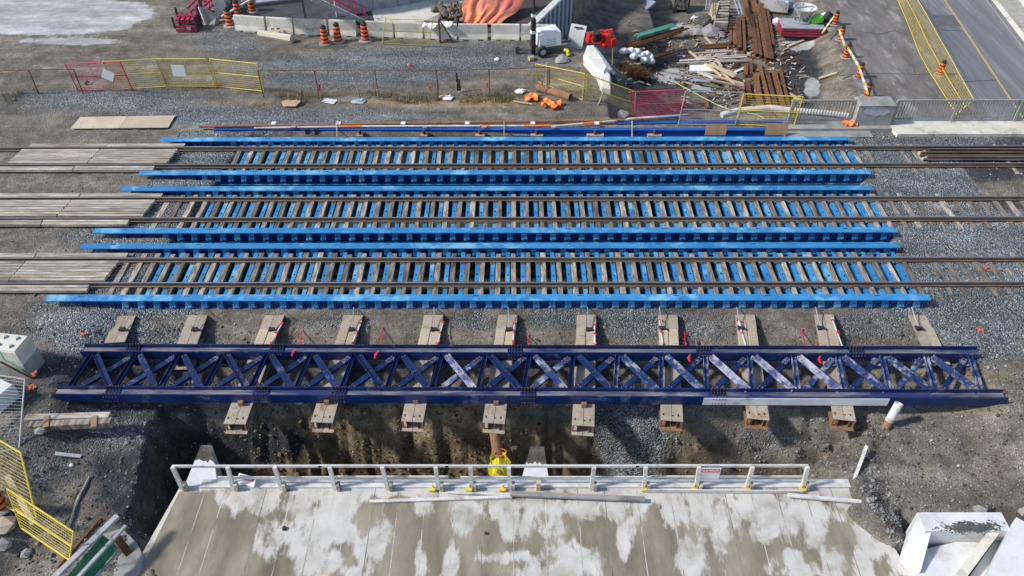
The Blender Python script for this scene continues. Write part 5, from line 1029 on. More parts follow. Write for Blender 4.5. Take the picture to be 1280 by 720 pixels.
# ---------------------------------------------------------------- light tower trailer
g = gp(683, 68); r = thing('light_tower', 'white trailer light tower with a tall black mast beside the barriers', 'light tower', tuple(g))
cx, cy, cz = g.x, g.y+.35, g.z; rz = math.radians(18)
def loc(a, b, z): return (cx+a*math.cos(rz)-b*math.sin(rz), cy+a*math.sin(rz)+b*math.cos(rz), cz+z)
build('cabinet', MB().box(loc(0.1, .1, .85), (1.35, 1.0, .80), rz, top=(.93, .9)).box(loc(.05, .1, 1.28), (.9, .7, .10), rz), WHITE, r)
m = MB()
for k in range(5): m.box(loc(.15, -.405+.01*k, .55+.09*k), (.6, .03, .02), rz)
m.box(loc(.7, -.1, .8), (.02, .4, .4), rz); build('louvres', m, BLUEG, r)
build('chassis', MB().box(loc(0, .05, .40), (1.5, 1.0, .12), rz).bar(loc(.7, .1, .4), loc(1.9, .25, .3), .12, .1), DGREY, r)
for b in (-.62, .72):
    w_ = build('wheel', MB().lathe((0, 0, 0), [(.20, -.1), (.32, -.1), (.34, 0), (.32, .1), (.20, .1)], 14), BLACK, r, origin=(0, 0, 0)); w_.location = tuple(Vector(loc(-.45, b, .33))-Vector(WL[r.name])); w_.rotation_euler = (math.pi/2, 0, rz)
    h_ = build('hub', MB().lathe((0, 0, 0), [(.17, -.11), (.17, .11)], 10), GALV, w_, origin=(0, 0, 0)); h_.location = (0, 0, 0)
mp_ = loc(-.85, -.1, 0); build('mast', MB().box((mp_[0], mp_[1], cz+1.1), (.24, .24, 2.0), rz).tube((mp_[0], mp_[1], cz+.3), (mp_[0], mp_[1], cz+5.2), .085, .07, 8), BLACK, r)
build('mast_clamp', MB().box((mp_[0], mp_[1], cz+1.35), (.3, .3, .16), rz).box((mp_[0], mp_[1], cz+2.3), (.22, .22, .14), rz), SIGNW, r)
build('outrigger', MB().bar(loc(-.9, -.1, .3), loc(-1.7, .3, .2), .1, .1).box(loc(-1.7, .3, .25), (.25, .25, .4), rz), DGREY, r)
g = gp(661, 76, .1); tag(build('log_end', MB().tube(g, g+Vector((.25, .1, 0)), .16, n=10), LUMB), 'pale cut log end below the light tower wheel', 'log')
# curved shell, red machine, fallen barriers
r = thing('curved_shell', 'grey curved concrete shell standing right of the light tower', 'concrete shell', tuple(gp(716, 62)))
P_ = []; B0, B1 = gp(708, 58, .0), gp(727, 62, .0)
for i in range(10):
    u = i/9; row = []
    for j in range(4):
        v = j/3; b = B0.lerp(B1, v); t = u*1.35; row.append((b.x+.35*u*.8, b.y+.55*(1-math.cos(t)), b.z+1.25*math.sin(t)))
    P_.append(row)
build('shell', MB().sheet(P_, 10, 4, .1), pmat('smooth_grey_concrete', (.40, .41, .42), (.50, .51, .52), 1.5, .8, .1), r, smooth=False)
m = MB(); q = Vector(P_[7][1]); m.bar(q+Vector((-.1, -.08, .06)), Vector(P_[7][2])+Vector((.1, -.08, .06)), .08, .05); build('slot', m, BLACK, r)
g = gp(708, 70); r = thing('yellow_fitting', 'small yellow elbow fitting on the ground below the grey curved shell', 'pipe fitting', tuple(g)); build('elbow', MB().path([g+Vector((-.1, .15, .25)), g+Vector((0, .12, .35)), g+Vector((.1, 0, .2)), g+Vector((.1, -.05, .05))], .1, 8), YBAG, r)
g = at(750, 60, -.5); r = thing('red_attachment', 'bright red steel excavator attachment lying right of the grey curved shell', 'machine attachment', tuple(g))
L2 = lambda a, b, z: (g.x+a, g.y+b, g.z+z)
m = MB(); m.box(L2(-.55, .5, .45), (.5, .5, .5), .3, top=(.6, .7)); m.box(L2(-.05, .42, .42), (.75, .45, .5), -.1); m.box(L2(.45, .2, .45), (.45, .6, .65), .2, top=(.8, .6)); m.bar(L2(-.8, .7, .55), L2(.2, .65, .75), .14, .2); m.bar(L2(.2, .6, .7), L2(.75, .5, .85), .16, .22); m.box(L2(.72, .15, .35), (.25, .5, .5), .3); m.tube(L2(.1, .1, .2), L2(.3, -.25, .2), .12, n=8); build('body', m, REDP, r)
build('rotor', MB().tube(L2(-.2, .25, .35), L2(-.24, .05, .98), .24, .22, 14), BLACK, r); build('hose_ring', MB().pipe(L2(-.2, .2, .42), L2(-.21, .15, .5), .34, .28, 16), REDP, r)
m = MB()
for a, b, z in [(-.6, .45, .72), (.0, .4, .7), (.5, .2, .8), (.75, .2, .65)]: m.tube(L2(a, b, z), L2(a, b-.04, z+.06), .07, n=8)
build('bolts', m, DGREY, r)
jp = [(-.34, 0), (-.34, .15), (-.16, .42), (-.12, .86), (.12, .86), (.16, .42), (.34, .15), (.34, 0)]
CRM = pmat('cream_white_concrete', (.62, .60, .53), (.74, .72, .66), 1.5, .85, .2, c3=(.40, .37, .31), s3=1.2, t3=(.55, .72), speck=(6, (.2, .17, .13), .5))
for lab, pts_, zt, zb_ in [('upper of two white concrete barriers lying end to end on the slope', [(734, 58), (741, 57), (763, 88), (757, 96), (744, 90), (729, 72)], .35, -.9), ('lower of two white concrete barriers, its end against the yellow fence', [(745, 91), (757, 91), (764, 96), (763, 111), (752, 110)], .25, -.7)]:
    P3 = [at(x, y, zt) for x, y in pts_]; cxx = sum(p.x for p in P3)/len(P3); cyy = sum(p.y for p in P3)/len(P3); r = thing('fallen_barrier', lab, 'barrier', (cxx, cyy, zb_))
    n_ = len(P3); top_ = [(p.x, p.y, zt-.10*(p.x-cxx)) for p in P3]; inn = [(cxx+(p.x-cxx)*.72, cyy+(p.y-cyy)*.86, zt+.16) for p in P3]; lo_ = [(p.x+.05, p.y, zb_) for p in P3]
    build('body', MB().add(lo_+top_+inn, [(i, (i+1) % n_, n_+(i+1) % n_, n_+i) for i in range(n_)]+[(n_+i, n_+(i+1) % n_, 2*n_+(i+1) % n_, 2*n_+i) for i in range(n_)]+[tuple(range(2*n_, 3*n_)), tuple(range(n_-1, -1, -1))]), CRM, r)
a, b = at(744, 60, .5), at(764, 88, .5); r = thing('steel_rails', 'two grey steel bars lying along the right side of the upper fallen barrier', 'steel bars', tuple((a+b)/2))
for o_ in (0, .2): build('bar', MB().bar(a+Vector((o_, 0, -o_)), b+Vector((o_, 0, -o_)), .12, .1), GALV, r)
tag(build('steel_plate', MB().bar(gp(760, 90, .1), gp(769, 106, .05), .3, .1), BLACK), 'black steel plate beside the lower white barrier', 'steel plate')
g = at(766, 82, -.3)
# ---------------------------------------------------------------- yard below the bank
tag(build('steel_plate', MB().prism([tuple(at(*k, -3.3))[:2] for k in ((788, 11), (804, 15), (820, 2), (803, -5))], -3.42, -3.3), BLUEG), 'blue-grey steel plate with a red edge lying near the top edge', 'steel plate')
p, q = at(787, 11.5, -3.36), at(804.5, 16, -3.36); tag(build('red_strip', MB().bar(p, q, .08, .16), REDP), 'red strip along the front edge of the blue-grey plate', 'edge strip')
g = gp(851, 15); r = thing('small_machine', 'mud-splashed small machine standing at the top edge, right of the steel plate', 'machine', tuple(g))
MUD = pmat('mud_splashed_paint', (.10, .095, .08), (.36, .34, .28), 9, .8, .3, c3=(.04, .04, .04), s3=5, t3=(.45, .55))
L3 = lambda a, b, z: (g.x+a, g.y+b, g.z+z)
build('body', MB().box(L3(-.1, .5, .75), (1.1, 1.4, 1.0), top=(.9, .85)).box(L3(-.1, .7, 1.4), (.8, .7, .4)), MUD, r); build('cage', MB().bar(L3(.55, 0, .2), L3(.55, 0, 1.6), .1, .1).bar(L3(.55, .9, .2), L3(.55, .9, 1.6), .1, .1).bar(L3(.55, 0, 1.6), L3(.55, .9, 1.6), .1, .1), BLACK, r)
for a in (-.55, .5): build('track', MB().box(L3(a, .4, .22), (.26, 1.5, .42), top=(1, .85)), BLACK, r)
# bundles
def bundle(lab, a, b, n, w_, mat, name='bar_bundle', cat='rebar bundle', lift=.1, rr_=.035):
    p, q = gp(*a), gp(*b); z = max(p.z, q.z)+lift; p.z = q.z = z; r = thing(name, lab, cat, tuple((p+q)/2)); rr = random.Random(int(a[0])); d = (q-p).normalized(); nn2 = Vector((-d.y, d.x, 0))
    for i in range(n): o_ = nn2*rr.uniform(-w_, w_)+Vector((0, 0, rr.uniform(-.06, .12))); build('bar', MB().tube(p+o_+d*rr.uniform(-.15, .15), q+o_+nn2*rr.uniform(-.1, .1), rr_, n=5), mat, r)
bundle('bundle of rusty reinforcing bars under the mint green ones', (785, 60), (846, 60), 26, .32, RUST, rr_=.045)
bundle('bundle of mint green coated bars on top of the rusty ones', (796, 53), (838, 57), 14, .2, MINT, lift=.38, rr_=.04)
bundle('short bundle of rusty bars above and right of the mint green ones', (832, 48), (855, 45), 16, .25, RUST, rr_=.045)
bundle('rusty bar bundle below the mint green ones, right of the white bags', (815, 75), (842, 72), 14, .2, RUST, rr_=.05)
bundle('rusty bar bundle lying left of the tall rusty beams', (878, 61), (912, 59), 18, .25, RUST, rr_=.045)
for i, (px, py, s_) in enumerate([(779, 67, .5), (787, 66, .55), (795, 68, .6), (791, 73, .5), (800, 72, .55), (806, 71, .6), (811, 75, .6), (804, 78, .5), (813, 80, .5)]):
    g = gp(px, py+1); m = MB().rock((g.x, g.y, g.z+.2), (s_*1.35, s_*1.1, s_*1.0), i*3).rock((g.x+.2*s_, g.y-.15*s_, g.z+.32), (s_*.7, s_*.9, s_*.7), i*3+1); o = build('white_bag', m, WHITE); sb = o.modifiers.new('round', 'SUBSURF'); sb.levels = sb.render_levels = 1
    lab = ['leftmost of the row', 'second from the left of the row', 'third from the left at the back', 'third from the left at the front', 'in the middle at the front', 'right of the middle at the back', 'second from the right', 'lowest in the middle', 'rightmost and lowest'][i]
    tag(o, f'lumpy white bag on the dark bank, {lab}', 'bag', 'white bags on the dark bank')
# rusty beams
RBM = [(912, 32, 913, 57), (917, 30, 918, 60), (922, 26, 923, 64), (928, 22, 930, 68), (934, 16, 937, 50), (938, 22, 944, 72), (943, 20, 950, 74), (946, 10, 957, 77), (951, 6, 963, 78), (956, 3, 966, 60), (931, 0, 934, 30), (940, 0, 945, 22), (938, 80, 938, 97), (932, 82, 931, 98), (943, 96, 950, 138), (948, 84, 962, 138), (957, 92, 969, 140), (966, 92, 978, 140), (974, 90, 986, 142), (933, 106, 936, 128), (926, 112, 928, 134), (880, 120, 884, 140)]
for i, (a, b, c, d_) in enumerate(RBM):
    p, q = gp(a, b), gp(c, d_); p.z = q.z = max(p.z, q.z)+.16; r = None; w_ = .2+.08*((i*7) % 3)
    m = MB().bar(p-Vector((0, 0, .0)), q, .06, .24).bar(p+Vector((0, 0, .12)), q+Vector((0, 0, .12)), w_, .03).bar(p-Vector((0, 0, .12)), q-Vector((0, 0, .12)), w_, .03)
    row = 'in the upper stack' if i < 12 else 'in the lower stack'; k = i if i < 12 else i-12
    order = sorted(range(12) if i < 12 else range(12, 22), key=lambda t: RBM[t][0]).index(i)
    tag(build('rusty_beam', m, RUST), f'rusty steel beam {row}, {ORD[order]} from the left', 'steel beam', 'rusty beams stored in the yard')
# planks
PLK = [(860, 63, 902, 95, LUMB), (878, 66, 918, 105, LUMB), (893, 70, 902, 84, LUMB), (890, 81, 921, 93, LUMB), (887, 80, 918, 96, LUMB), (872, 90, 892, 98, WHITEP), (830, 89, 930, 108, PLANK), (876, 90, 930, 105, LUMB), (847, 79, 933, 76, PLANK), (850, 76, 933, 71, WHITEP), (882, 72, 931, 69, CARD), (868, 67, 915, 64, CARD), (843, 99, 880, 113, PLANK), (895, 50, 903, 33, PLANK), (881, 48, 890, 57, LUMB), (984, 60, 1004, 52, LUMB), (1023, 100, 1046, 93, LUMB), (985, 118, 1006, 130, CARD), (918, 92, 928, 88, SIGNW)]
for i, (a, b, c, d_, mt) in enumerate(PLK):
    p, q = gp(a, b), gp(c, d_); z = max(p.z, q.z)+.12+.05*(i % 6); 
    if i < 12: z = -4.95+.3+.06*(i % 7); p, q = at(a, b, z), at(c, d_, z)
    else: p.z += .1; q.z += .1
    what = ['long lumber lying diagonally across the pile', 'second diagonal lumber across the pile', 'short lumber stub near the top of the pile', 'upper of two parallel boards at the right of the pile', 'lower of two parallel boards at the right of the pile', 'short whitish board low in the pile', 'longest weathered board along the bottom of the pile', 'thin lumber crossing the bottom right of the pile', 'grey board along the top of the pile', 'whitish board along the top of the pile', 'reddish board at the top right of the pile', 'reddish board at the top left of the pile', 'grey board low beside the lime rope', 'grey board leaning beside the lumber stack', 'short lath above the board pile', 'pale lath left of the dark trench', 'pale lath on the brown bank below the drums', 'reddish board right of the lower rusty beams', 'short white offcut right of the pile'][i]
    tag(build('board', MB().bar(p, q, .17, .08), mt), what, 'board', 'boards in the yard')
p0_ = [tuple(at(*k, -4.8))[:2] for k in ((862, 90), (862, 79), (888, 79), (893, 90))]; tag(build('loose_board', MB().prism(p0_, -4.85, -4.72), SIGNW), 'white panel under the diagonal lumber', 'panel')
for a, b, c, d_, lab in [(861, 101, 888, 103, 'upper'), (864, 112, 888, 114, 'lower')]: tag(build('loose_board', MB().bar(gp(a, b, .1), gp(c, d_, .1), .45, .08), BLUEG), f'{lab} of two pale grey boards left of the lower rusty beams', 'panel')
# lumber stack, trestles, stones
g = gp(902, 33); r = thing('lumber_stack', 'tall stack of short grey boards near the top edge left of the rusty beams', 'lumber stack', tuple(g))
for k in range(9):
    for j in range(2): c = at(901+.9*k*.4, 30-3.6*k, -4.3); build('board', MB().box((c.x, c.y, -4.55+.30*j), (1.0, .28, .26), .06*((k*3+j) % 5-2)), PLANK if (k+j) % 3 else TIEW, r)
r = thing('lumber_stack', 'fan of thin tan boards left of the grey board stack', 'lumber stack', tuple(gp(888, 26)))
for k in range(6): build('board', MB().bar(at(884+k*1.8, 27-k*.6, -4.4+.05*k), at(891+k*1.4, 4, -4.2+.05*k), .12, .06), LUMB, r)
for a, b, c, d_, lab in [(884, 12, 887, -12, 'left'), (918, -6, 926, 18, 'right')]:
    r = thing('steel_trestle', f'grey-blue steel trestle leg frame {lab} of the lumber stacks at the top edge', 'trestle', tuple(gp(a, b))); p, q = at(a, b, -3.6), at(c, d_, -3.6)
    for o_ in (-.13, .13): build('bar', MB().bar(p+Vector((o_, 0, 0)), q+Vector((o_, 0, 0)), .07, .08), BLUEG, r)
    for k in range(5): c_ = p.lerp(q, (k+.5)/5); build('rung', MB().bar(c_-Vector((.13, 0, 0)), c_+Vector((.13, 0, 0)), .05, .05), BLUEG, r)
for i, (px, py, s_, mt, lab) in enumerate([(873, 40, .8, CONCG, 'flat grey stone left of the lumber stack foot'), (887, 42, 1.0, CONCG, 'flat reddish grey stone at the lumber stack foot'), (898, 43, .6, CONCG, 'small stone right of the reddish grey one'), (882, 32, 1.3, CONCM, 'mossy slab leaning above the flat stones'), (969, 12, 1.15, CONCG, 'big grey boulder left of the hopper'), (982, 8, .95, BLUEG, 'blue-grey boulder between the big boulder and hopper'), (960, 5, .9, CONCG, 'small boulder left of the big grey one'), (703, 75, .5, CONCG, 'grey stone below the yellow elbow fitting'), (776, 144, .5, CONC, 'pale stone at the foot of the yellow fence corner'), (1030, 20, .5, WHITE, 'round white bucket lid beside the green bag')]):
    g = gp(px, py+2); tag(build('boulder', MB().rock((g.x, g.y, g.z+s_*.2), (s_*1.5, s_*1.3, s_*.9), i+20), mt), lab, 'stone')
g = gp(872, 27, .1); P_ = [[(g.x+(i-2)*.24, g.y+(j-2)*.2, g.z+.14*math.sin(i*2+j*1.4)+.1) for j in range(5)] for i in range(5)]; tag(build('plastic_sheet', MB().sheet(P_, 5, 5, .03), SIGNW), 'crumpled white sheet left of the lumber stack', 'plastic')
for a, b, mt, lab in [(974, 1, SIGNW, 'white helmet-like dome at the top edge above the boulders'), (958, 0, ORANGE, 'orange dome at the top edge left of the white one')]: g = gp(a, b); tag(build('dome', MB().lathe(tuple(g), [(.4, 0), (.38, .2), (.25, .36), (.05, .42)], 12), mt), lab, 'cover')
# platform with hopper
gz = -4.6; a, b = at(977, 46, gz), at(1030, 47, gz); r = thing('form_platform', 'grey-topped platform with crimson sides carrying the concrete hopper', 'platform', tuple((a+b)/2))
rzp = math.atan2((b-a).y, (b-a).x)-.03; cxp, cyp = (a.x+b.x)/2, (a.y+b.y)/2+.85; Lp = (b-a).length
build('deck', MB().box((cxp, cyp, gz+.64), (Lp, 1.7, .06), rzp), pmat('grey_deck_sheet', (.26, .28, .31), (.36, .38, .40), 2, .7, .1), r)
for z in (.12, .30, .50): build('side_rail', MB().box((cxp, cyp-.03, gz+z), (Lp+.04, 1.66, .13), rzp), MAROON, r); build('side_gap', MB().box((cxp, cyp, gz+z-.09), (Lp-.1, 1.6, .06), rzp), DGREY, r)
hx, hy, hz = at(1004, 28, gz+.7); r = thing('concrete_hopper', 'pale grey concrete hopper on a welded frame standing on the crimson platform', 'hopper', (hx, hy, hz)); hy += .3
build('bowl', MB().lathe((hx, hy, hz+.75), [(.25, -.55), (.32, -.5), (.8, .2), (.86, .28), (.80, .28), (.28, -.45), (.24, -.5)], 18), pmat('pale_hopper_steel', (.46, .46, .45), (.58, .58, .57), 2, .6, .1, c3=(.4, .33, .28), s3=2), r, smooth=False)
build('chute_bar', MB().bar((hx-.6, hy, hz+1.0), (hx+.6, hy+.2, hz+1.0), .1, .08), GALV, r)
for k in range(5):
    t = k*2*math.pi/5+.3; build('leg', MB().bar((hx+.75*math.cos(t), hy+.75*math.sin(t), hz+1.0), (hx+.55*math.cos(t), hy+.55*math.sin(t), hz), .08, .08), GALV, r)
build('base_ring', MB().pipe((hx, hy, hz), (hx, hy, hz+.07), .66, .58, 18), GALV, r)
g = at(1022, 30, gz+.7); m = MB().rock((g.x, g.y+.2, g.z+.3), (1.1, .8, 1.0), 3); o = tag(build('green_bag', m, LIME), 'bright green bag on the right end of the crimson platform', 'bag'); sb = o.modifiers.new('round', 'SUBSURF'); sb.levels = sb.render_levels = 1
m = MB().rock((g.x+.75, g.y+.4, g.z+.3), (.7, .6, .8), 5); tag(build('black_bag', m, BLACK), 'black bag behind the bright green one', 'bag')
g = at(985, 30, gz+.1); tag(build('white_sack', MB().rock((g.x-.9, g.y, g.z+.2), (.7, .5, .5), 9), SIGNW), 'white sack left of the crimson platform', 'bag')
# wrapped pipe, lime rope
r = thing('wrapped_pipe', 'long white wrapped pipe lying behind the last yellow fence panel and the railing', 'pipe', tuple(at(960, 137, -.3)))
build('pipe', MB().path([at(902, 144, -.4), at(922, 138.5, -.3), at(962, 135, -.25), at(992, 138.5, -.25), at(1030, 141.5, -.3), at(1066, 146, -.4)], .17, 10), WHITEP, r)
tag(build('lime_rope', MB().path([at(842, 102, -1.5), at(868, 116, -.9), at(898, 132, -.2), at(912, 137, -.1)], .026, 6), pmat('faded_lime_rope', (.28, .42, .14), (.40, .55, .22), 4, .8, .1)), 'lime green rope stretching down to the white wrapped pipe', 'rope')
tag(build('lime_rope', MB().path([at(934, 141, -.2), at(948, 144, -.1), at(955, 148, 0)], .024, 6), pmat('faded_lime_rope', (.28, .42, .14)), ), 'short lime rope end behind the last yellow fence panel', 'rope')
# small debris strewn about the yard
rr = random.Random(77)
for nm_, mt_, n_, L_0 in (('yard_debris_rusty', RUST, 260, .9), ('yard_debris_wood', LUMB, 110, .8), ('yard_debris_pale', CONC, 120, .35)):
    m = MB()
    for i in range(n_):
        px, py = rr.uniform(850, 1000), rr.uniform(28, 140)
        if px > 985-.0*py and py < 60: continue
        g = gp(px, py, .06); t = rr.gauss(.1, .9); L__ = rr.uniform(.2, L_0); d_ = Vector((math.cos(t), math.sin(t), rr.uniform(-.05, .12)))*L__; m.bar(g, g+d_, rr.uniform(.03, .10), rr.uniform(.03, .08))
    for i in range(n_//4):
        g = gp(rr.uniform(770, 870), rr.uniform(40, 110), .05); t = rr.gauss(.3, 1.2); m.bar(g, g+Vector((math.cos(t), math.sin(t), .05))*rr.uniform(.15, .5), .06, .05)
    tag(build('yard_debris', m, mt_), kind='stuff')
# brown brush on the bank
m = MB(); rr = random.Random(13)
for i in range(2600):
    u, v = rr.gauss(0, .5), rr.gauss(0, .5)
    if abs(u) > 1 or abs(v) > 1: continue
    if i % 8 == 0: g = gp(791+19*u+4*v, 90+6*u*.9+7*v)
    e = g+Vector((rr.gauss(.1, .25), rr.gauss(-.05, .25), rr.uniform(.08, .4))); b = g+Vector((rr.gauss(0, .15), rr.gauss(0, .15), 0)); w_ = Vector((rr.uniform(-1, 1), rr.uniform(-1, 1), .2)).normalized()*.02; m.add([b-w_, b+w_, e], [(0, 1, 2)])
tag(build('dry_brush', m, BRUSH), kind='stuff')
# ---------------------------------------------------------------- bridge edge over the road: kerb, railing, pier
YE = at(1150, 152, .12).y
r = thing('parapet_slab', 'pale concrete bridge edge slab below the railing, right of the pier', 'concrete kerb', (25, YE-.6, -.1))
x0, x1 = at(1113, 160, .15).x, 48; yb0, yf0 = at(1150, 150.5, .15).y, at(1150, 167.5, .15).y
build('slab', MB().prism([(x0, yb0), (x1, yb0), (x1, yf0), (at(1122, 167.5, .15).x, yf0)], -.5, .15), CONC, r)
build('fascia', MB().box(((x0+x1)/2, yb0+.1, -2.6), (x1-x0, .3, 4.9)), CONCG, r)
r = thing('parapet_slab', 'weathered concrete bridge edge slab left of the pier, under the grey railing', 'concrete kerb', (14, YE-.6, -.1))
xa = at(984, 160, .15).x; xb_ = at(1112, 157, .15).x
build('slab', MB().box(((xa+xb_)/2, (yb0+at(1000, 161, .15).y)/2, -.15), (xb_-xa, yb0-at(1000, 161, .15).y, .6)), CONCG, r)
build('lower_step', MB().box((xa+1.6+.4, at(1000, 165.5, .02).y, -.25), (4.2, .9, .55)), CONCG, r); build('fascia', MB().box(((xa+xb_)/2, yb0+.1, -2.6), (xb_-xa, .3, 4.8)), CONCG, r)
def railing(lab, pxa, pxb, py, posts, grp):
    A_, B_ = at(pxa, py, .16), at(pxb, py, .16); r = thing('steel_railing', lab, 'railing', tuple((A_+B_)/2), grp); y = A_.y = B_.y = YE+.02
    build('top_rail', MB().box(((A_.x+B_.x)/2, y, 1.28), (B_.x-A_.x, .10, .09)), GREYST, r); build('bottom_rail', MB().box(((A_.x+B_.x)/2, y, .27), (B_.x-A_.x, .07, .07)), GREYST, r)
    xs = [A_.x+.05]+[at(q, py, .16).x for q in posts]+([B_.x-.05] if not posts else [])
    for x in xs: build('post', MB().box((x, y, .72), (.13, .16, 1.14)), GREYST, r)
    n = int((B_.x-A_.x)/.145); first = None
    for i in range(1, n):
        x = A_.x+i*(B_.x-A_.x)/n
        if first is None: first = build('baluster', MB().box((x, y, .76), (.035, .035, .96)), GREYST, r)
        else: inst(first, (x, y, WL[first.name][2]), r)
railing('grey steel bar railing left of the concrete pier', 985, 1067, 152, [1063], 'bridge railings')
railing('grey steel bar railing right of the concrete pier, running to the right edge', 1114, 1330, 152, [1189.5, 1268], 'bridge railings')
r = thing('railing_pier', 'stubby concrete pier between the two railings with a pale paint patch', 'pier', tuple(at(1090, 157, .15)))
xa, xb_ = at(1067, 157, .15).x, at(1112, 157, .15).x; yp = at(1090, 157, .15).y
build('pier', MB().box(((xa+xb_)/2, yp+.42, .72), (xb_-xa, .84, 1.14), top=(1.0, .96)).box(((xa+xb_)/2, yp+.42, 1.31), (xb_-xa+.06, .9, .11), top=(.88, .7)), CONCG, r)
m = MB(); rr = random.Random(2); pts = [((xa+xb_)/2+(xb_-xa)*.36*math.cos(t)*rr.uniform(.85, 1.1), .95+.27*math.sin(t)*rr.uniform(.8, 1.1)) for t in np.linspace(0, 6.2, 22)][:-1]
m.add([(x, yp-.02+.03*(z-.15)/1.26, z) for x, z in pts]+[(x, yp+.02, z) for x, z in pts], [tuple(range(len(pts)-1, -1, -1))]+[(i, (i+1) % len(pts), (i+1) % len(pts)+len(pts), i+len(pts)) for i in range(len(pts))]); build('paint_patch', m, pmat('faded_blue_white_paint', (.34, .37, .42), (.52, .55, .60), 3, .8, .1, c3=(.40, .38, .34), s3=3, t3=(.5, .6)), r)
g = at(1061, 155, .2); P_ = [[(g.x+(i-2)*.13, g.y+(j-2)*.1, g.z+.09*math.sin(i*2.2+j*1.7)+.06) for j in range(5)] for i in range(6)]; tag(build('orange_bag', MB().sheet(P_, 6, 5, .05), ORCLOTH), 'crumpled orange bag on the slab at the left foot of the pier', 'bag')
for px, py, lab in [(1099, 129, 'left'), (1220, 146, 'right')]: pass
# spare rails lying between the rails of the far track
for k, (a, b, y) in enumerate([(1160, 1290, 189.5), (1150, 1290, 193.5), (1158, 1290, 199)]):
    p, q = at(a, y, .06), at(b+20, y+.3, .06); r = thing('spare_rail', f'{["farthest", "middle", "nearest"][k]} of three spare rails lying inside the far track at right', 'rail', tuple((p+q)/2), 'spare rails'); build('rail', MB().extrude([(x_, z_) for x_, z_ in rail_prof], p, q), RAIL, r)
for a, b, lab in [(1153, 190.5, 'far'), (1157, 197.5, 'near')]: g = at(a, b, .07); tag(build('wood_wedge', MB().box(tuple(g), (.42, .16, .1), .35, top=(.9, .7)), LUMB), f'{lab} wooden wedge at the left ends of the spare rails', 'wedge')
# ---------------------------------------------------------------- yellow mesh barrier along the road
L_a = [(1131, 20), (1140, 42), (1149, 66), (1162, 90), (1178, 115), (1196, 143)]; R_a = [(1146, -2), (1157, 16), (1170, 40), (1185, 66), (1200, 94), (1217, 124)]
top = [at(*q, -3.0) for q in R_a]; bot = [at(*q, -3.95) for q in L_a]
for i in range(5):
    fence(f'yellow mesh fence panel along the road, {ORD[i]} from the top edge', bot[i], bot[i+1], top[i+1], top[i], YEL, group='yellow fence panels along the road', rails=(.5,), mesh_r=.0035, step=.075, fr_r=.024)
fence('yellow mesh fence panel cut by the top edge beside the road', at(1118, -10, -3.95), bot[0], top[0], at(1130, -22, -3.0), YEL, group='yellow fence panels along the road', rails=(.5,), mesh_r=.0035, step=.075, fr_r=.024)
# ---------------------------------------------------------------- top left things
g = gp(234, 41); r = thing('crimson_basket', 'crimson steel basket with black corner posts standing alone at top left', 'basket', tuple(g)); L4 = lambda a, b, z: (g.x+a, g.y+b, g.z+z)
for z in (.12, .34): build('front_rail', MB().box(L4(0, .03, z), (1.25, .1, .14)), MAROON, r)
build('back_panel', MB().box(L4(0, .85, .45), (1.25, .08, .8)), DGREY, r); build('floor', MB().box(L4(0, .45, .06), (1.2, .8, .08)), DGREY, r)
for i in range(4):
    for z in (.55, .72): build('slat', MB().bar(L4(-.45+.3*i, .1, z), L4(-.45+.3*i, .8, z+.1), .2, .06), MAROON, r)
for z in (.66, .84): build('cross_rail', MB().bar(L4(-.6, .25+z*.3, z), L4(.6, .25+z*.3, z), .1, .08), MAROON, r)
for a, b in ((-.66, .03), (.66, .03), (-.66, .85), (.66, .85)): build('corner_post', MB().box(L4(a, b, .6), (.1, .1, 1.2 if b > .5 else .7)), BLACK, r)
build('latch', MB().box(L4(.2, -.04, .28), (.22, .05, .16)), BLUEG, r)
r = thing('crimson_lattice', 'crimson steel lattice frame lying behind the basket at the top edge', 'steel frame', tuple(gp(245, 20))); pa, pb, pc, pd = at(236, 17, .2), at(248, 22, .2), at(272, 0, .2), at(258, -6, .2)
for k in range(5): a, b = pa.lerp(pd, k/4), pb.lerp(pc, k/4); build('rung', MB().bar(a, b, .12, .12), MAROON, r)
for a, b in ((pa, pd), (pb, pc)):
    for z in (0, .35): build('chord', MB().bar(a+Vector((0, 0, z)), b+Vector((0, 0, z)), .12, .1), MAROON, r)
for k in range(8): a = pb.lerp(pc, k/8); build('web_bar', MB().bar(a, pb.lerp(pc, (k+1)/8)+Vector((0, 0, .35)), .05, .05), MAROON, r)
r = thing('concrete_wedge', 'pointed grey precast concrete piece standing right of the crimson basket', 'concrete piece', tuple(gp(264, 32)))
a, b, c, d_ = gp(258, 32), gp(268, 33), at(270, 22, .35), at(249, 9, 1.0); a.z += .02
m = MB(); vs = [a, b, c, d_]; m.add([tuple(v) for v in vs]+[tuple(v+Vector((.12, .35, -.1))) for v in vs], [(0, 1, 2, 3), (7, 6, 5, 4), (0, 4, 5, 1), (1, 5, 6, 2), (2, 6, 7, 3), (3, 7, 4, 0)]); build('body', m, CONCG, r)
build('white_edge', MB().bar(a, d_, .12, .12), WHITEP, r)
p = gp(257, 22); tag(build('black_post', MB().bar(p, p+Vector((-.3, .1, 2.4)), .14, .14), BLACK), 'tall black post behind the pointed concrete piece', 'post')
g = gp(277, 22); r = thing('grey_skid_box', 'light grey rounded equipment box at the top edge left of the drums', 'equipment box', tuple(g)); build('body', MB().box((g.x, g.y+.6, g.z+.6), (.8, 1.3, 1.1), .1, top=(.8, .85)), GALV, r); build('skid', MB().box((g.x, g.y+.5, g.z+.08), (.95, 1.5, .12), .1), DGREY, r); build('side_hoses', MB().tube((g.x+.5, g.y+.3, g.z+.3), (g.x+.75, g.y+1.2, g.z+.9), .12, n=8).tube((g.x+.6, g.y+.6, g.z+.9), (g.x+.8, g.y+1.0, g.z+.3), .1, n=8), DGREY, r)
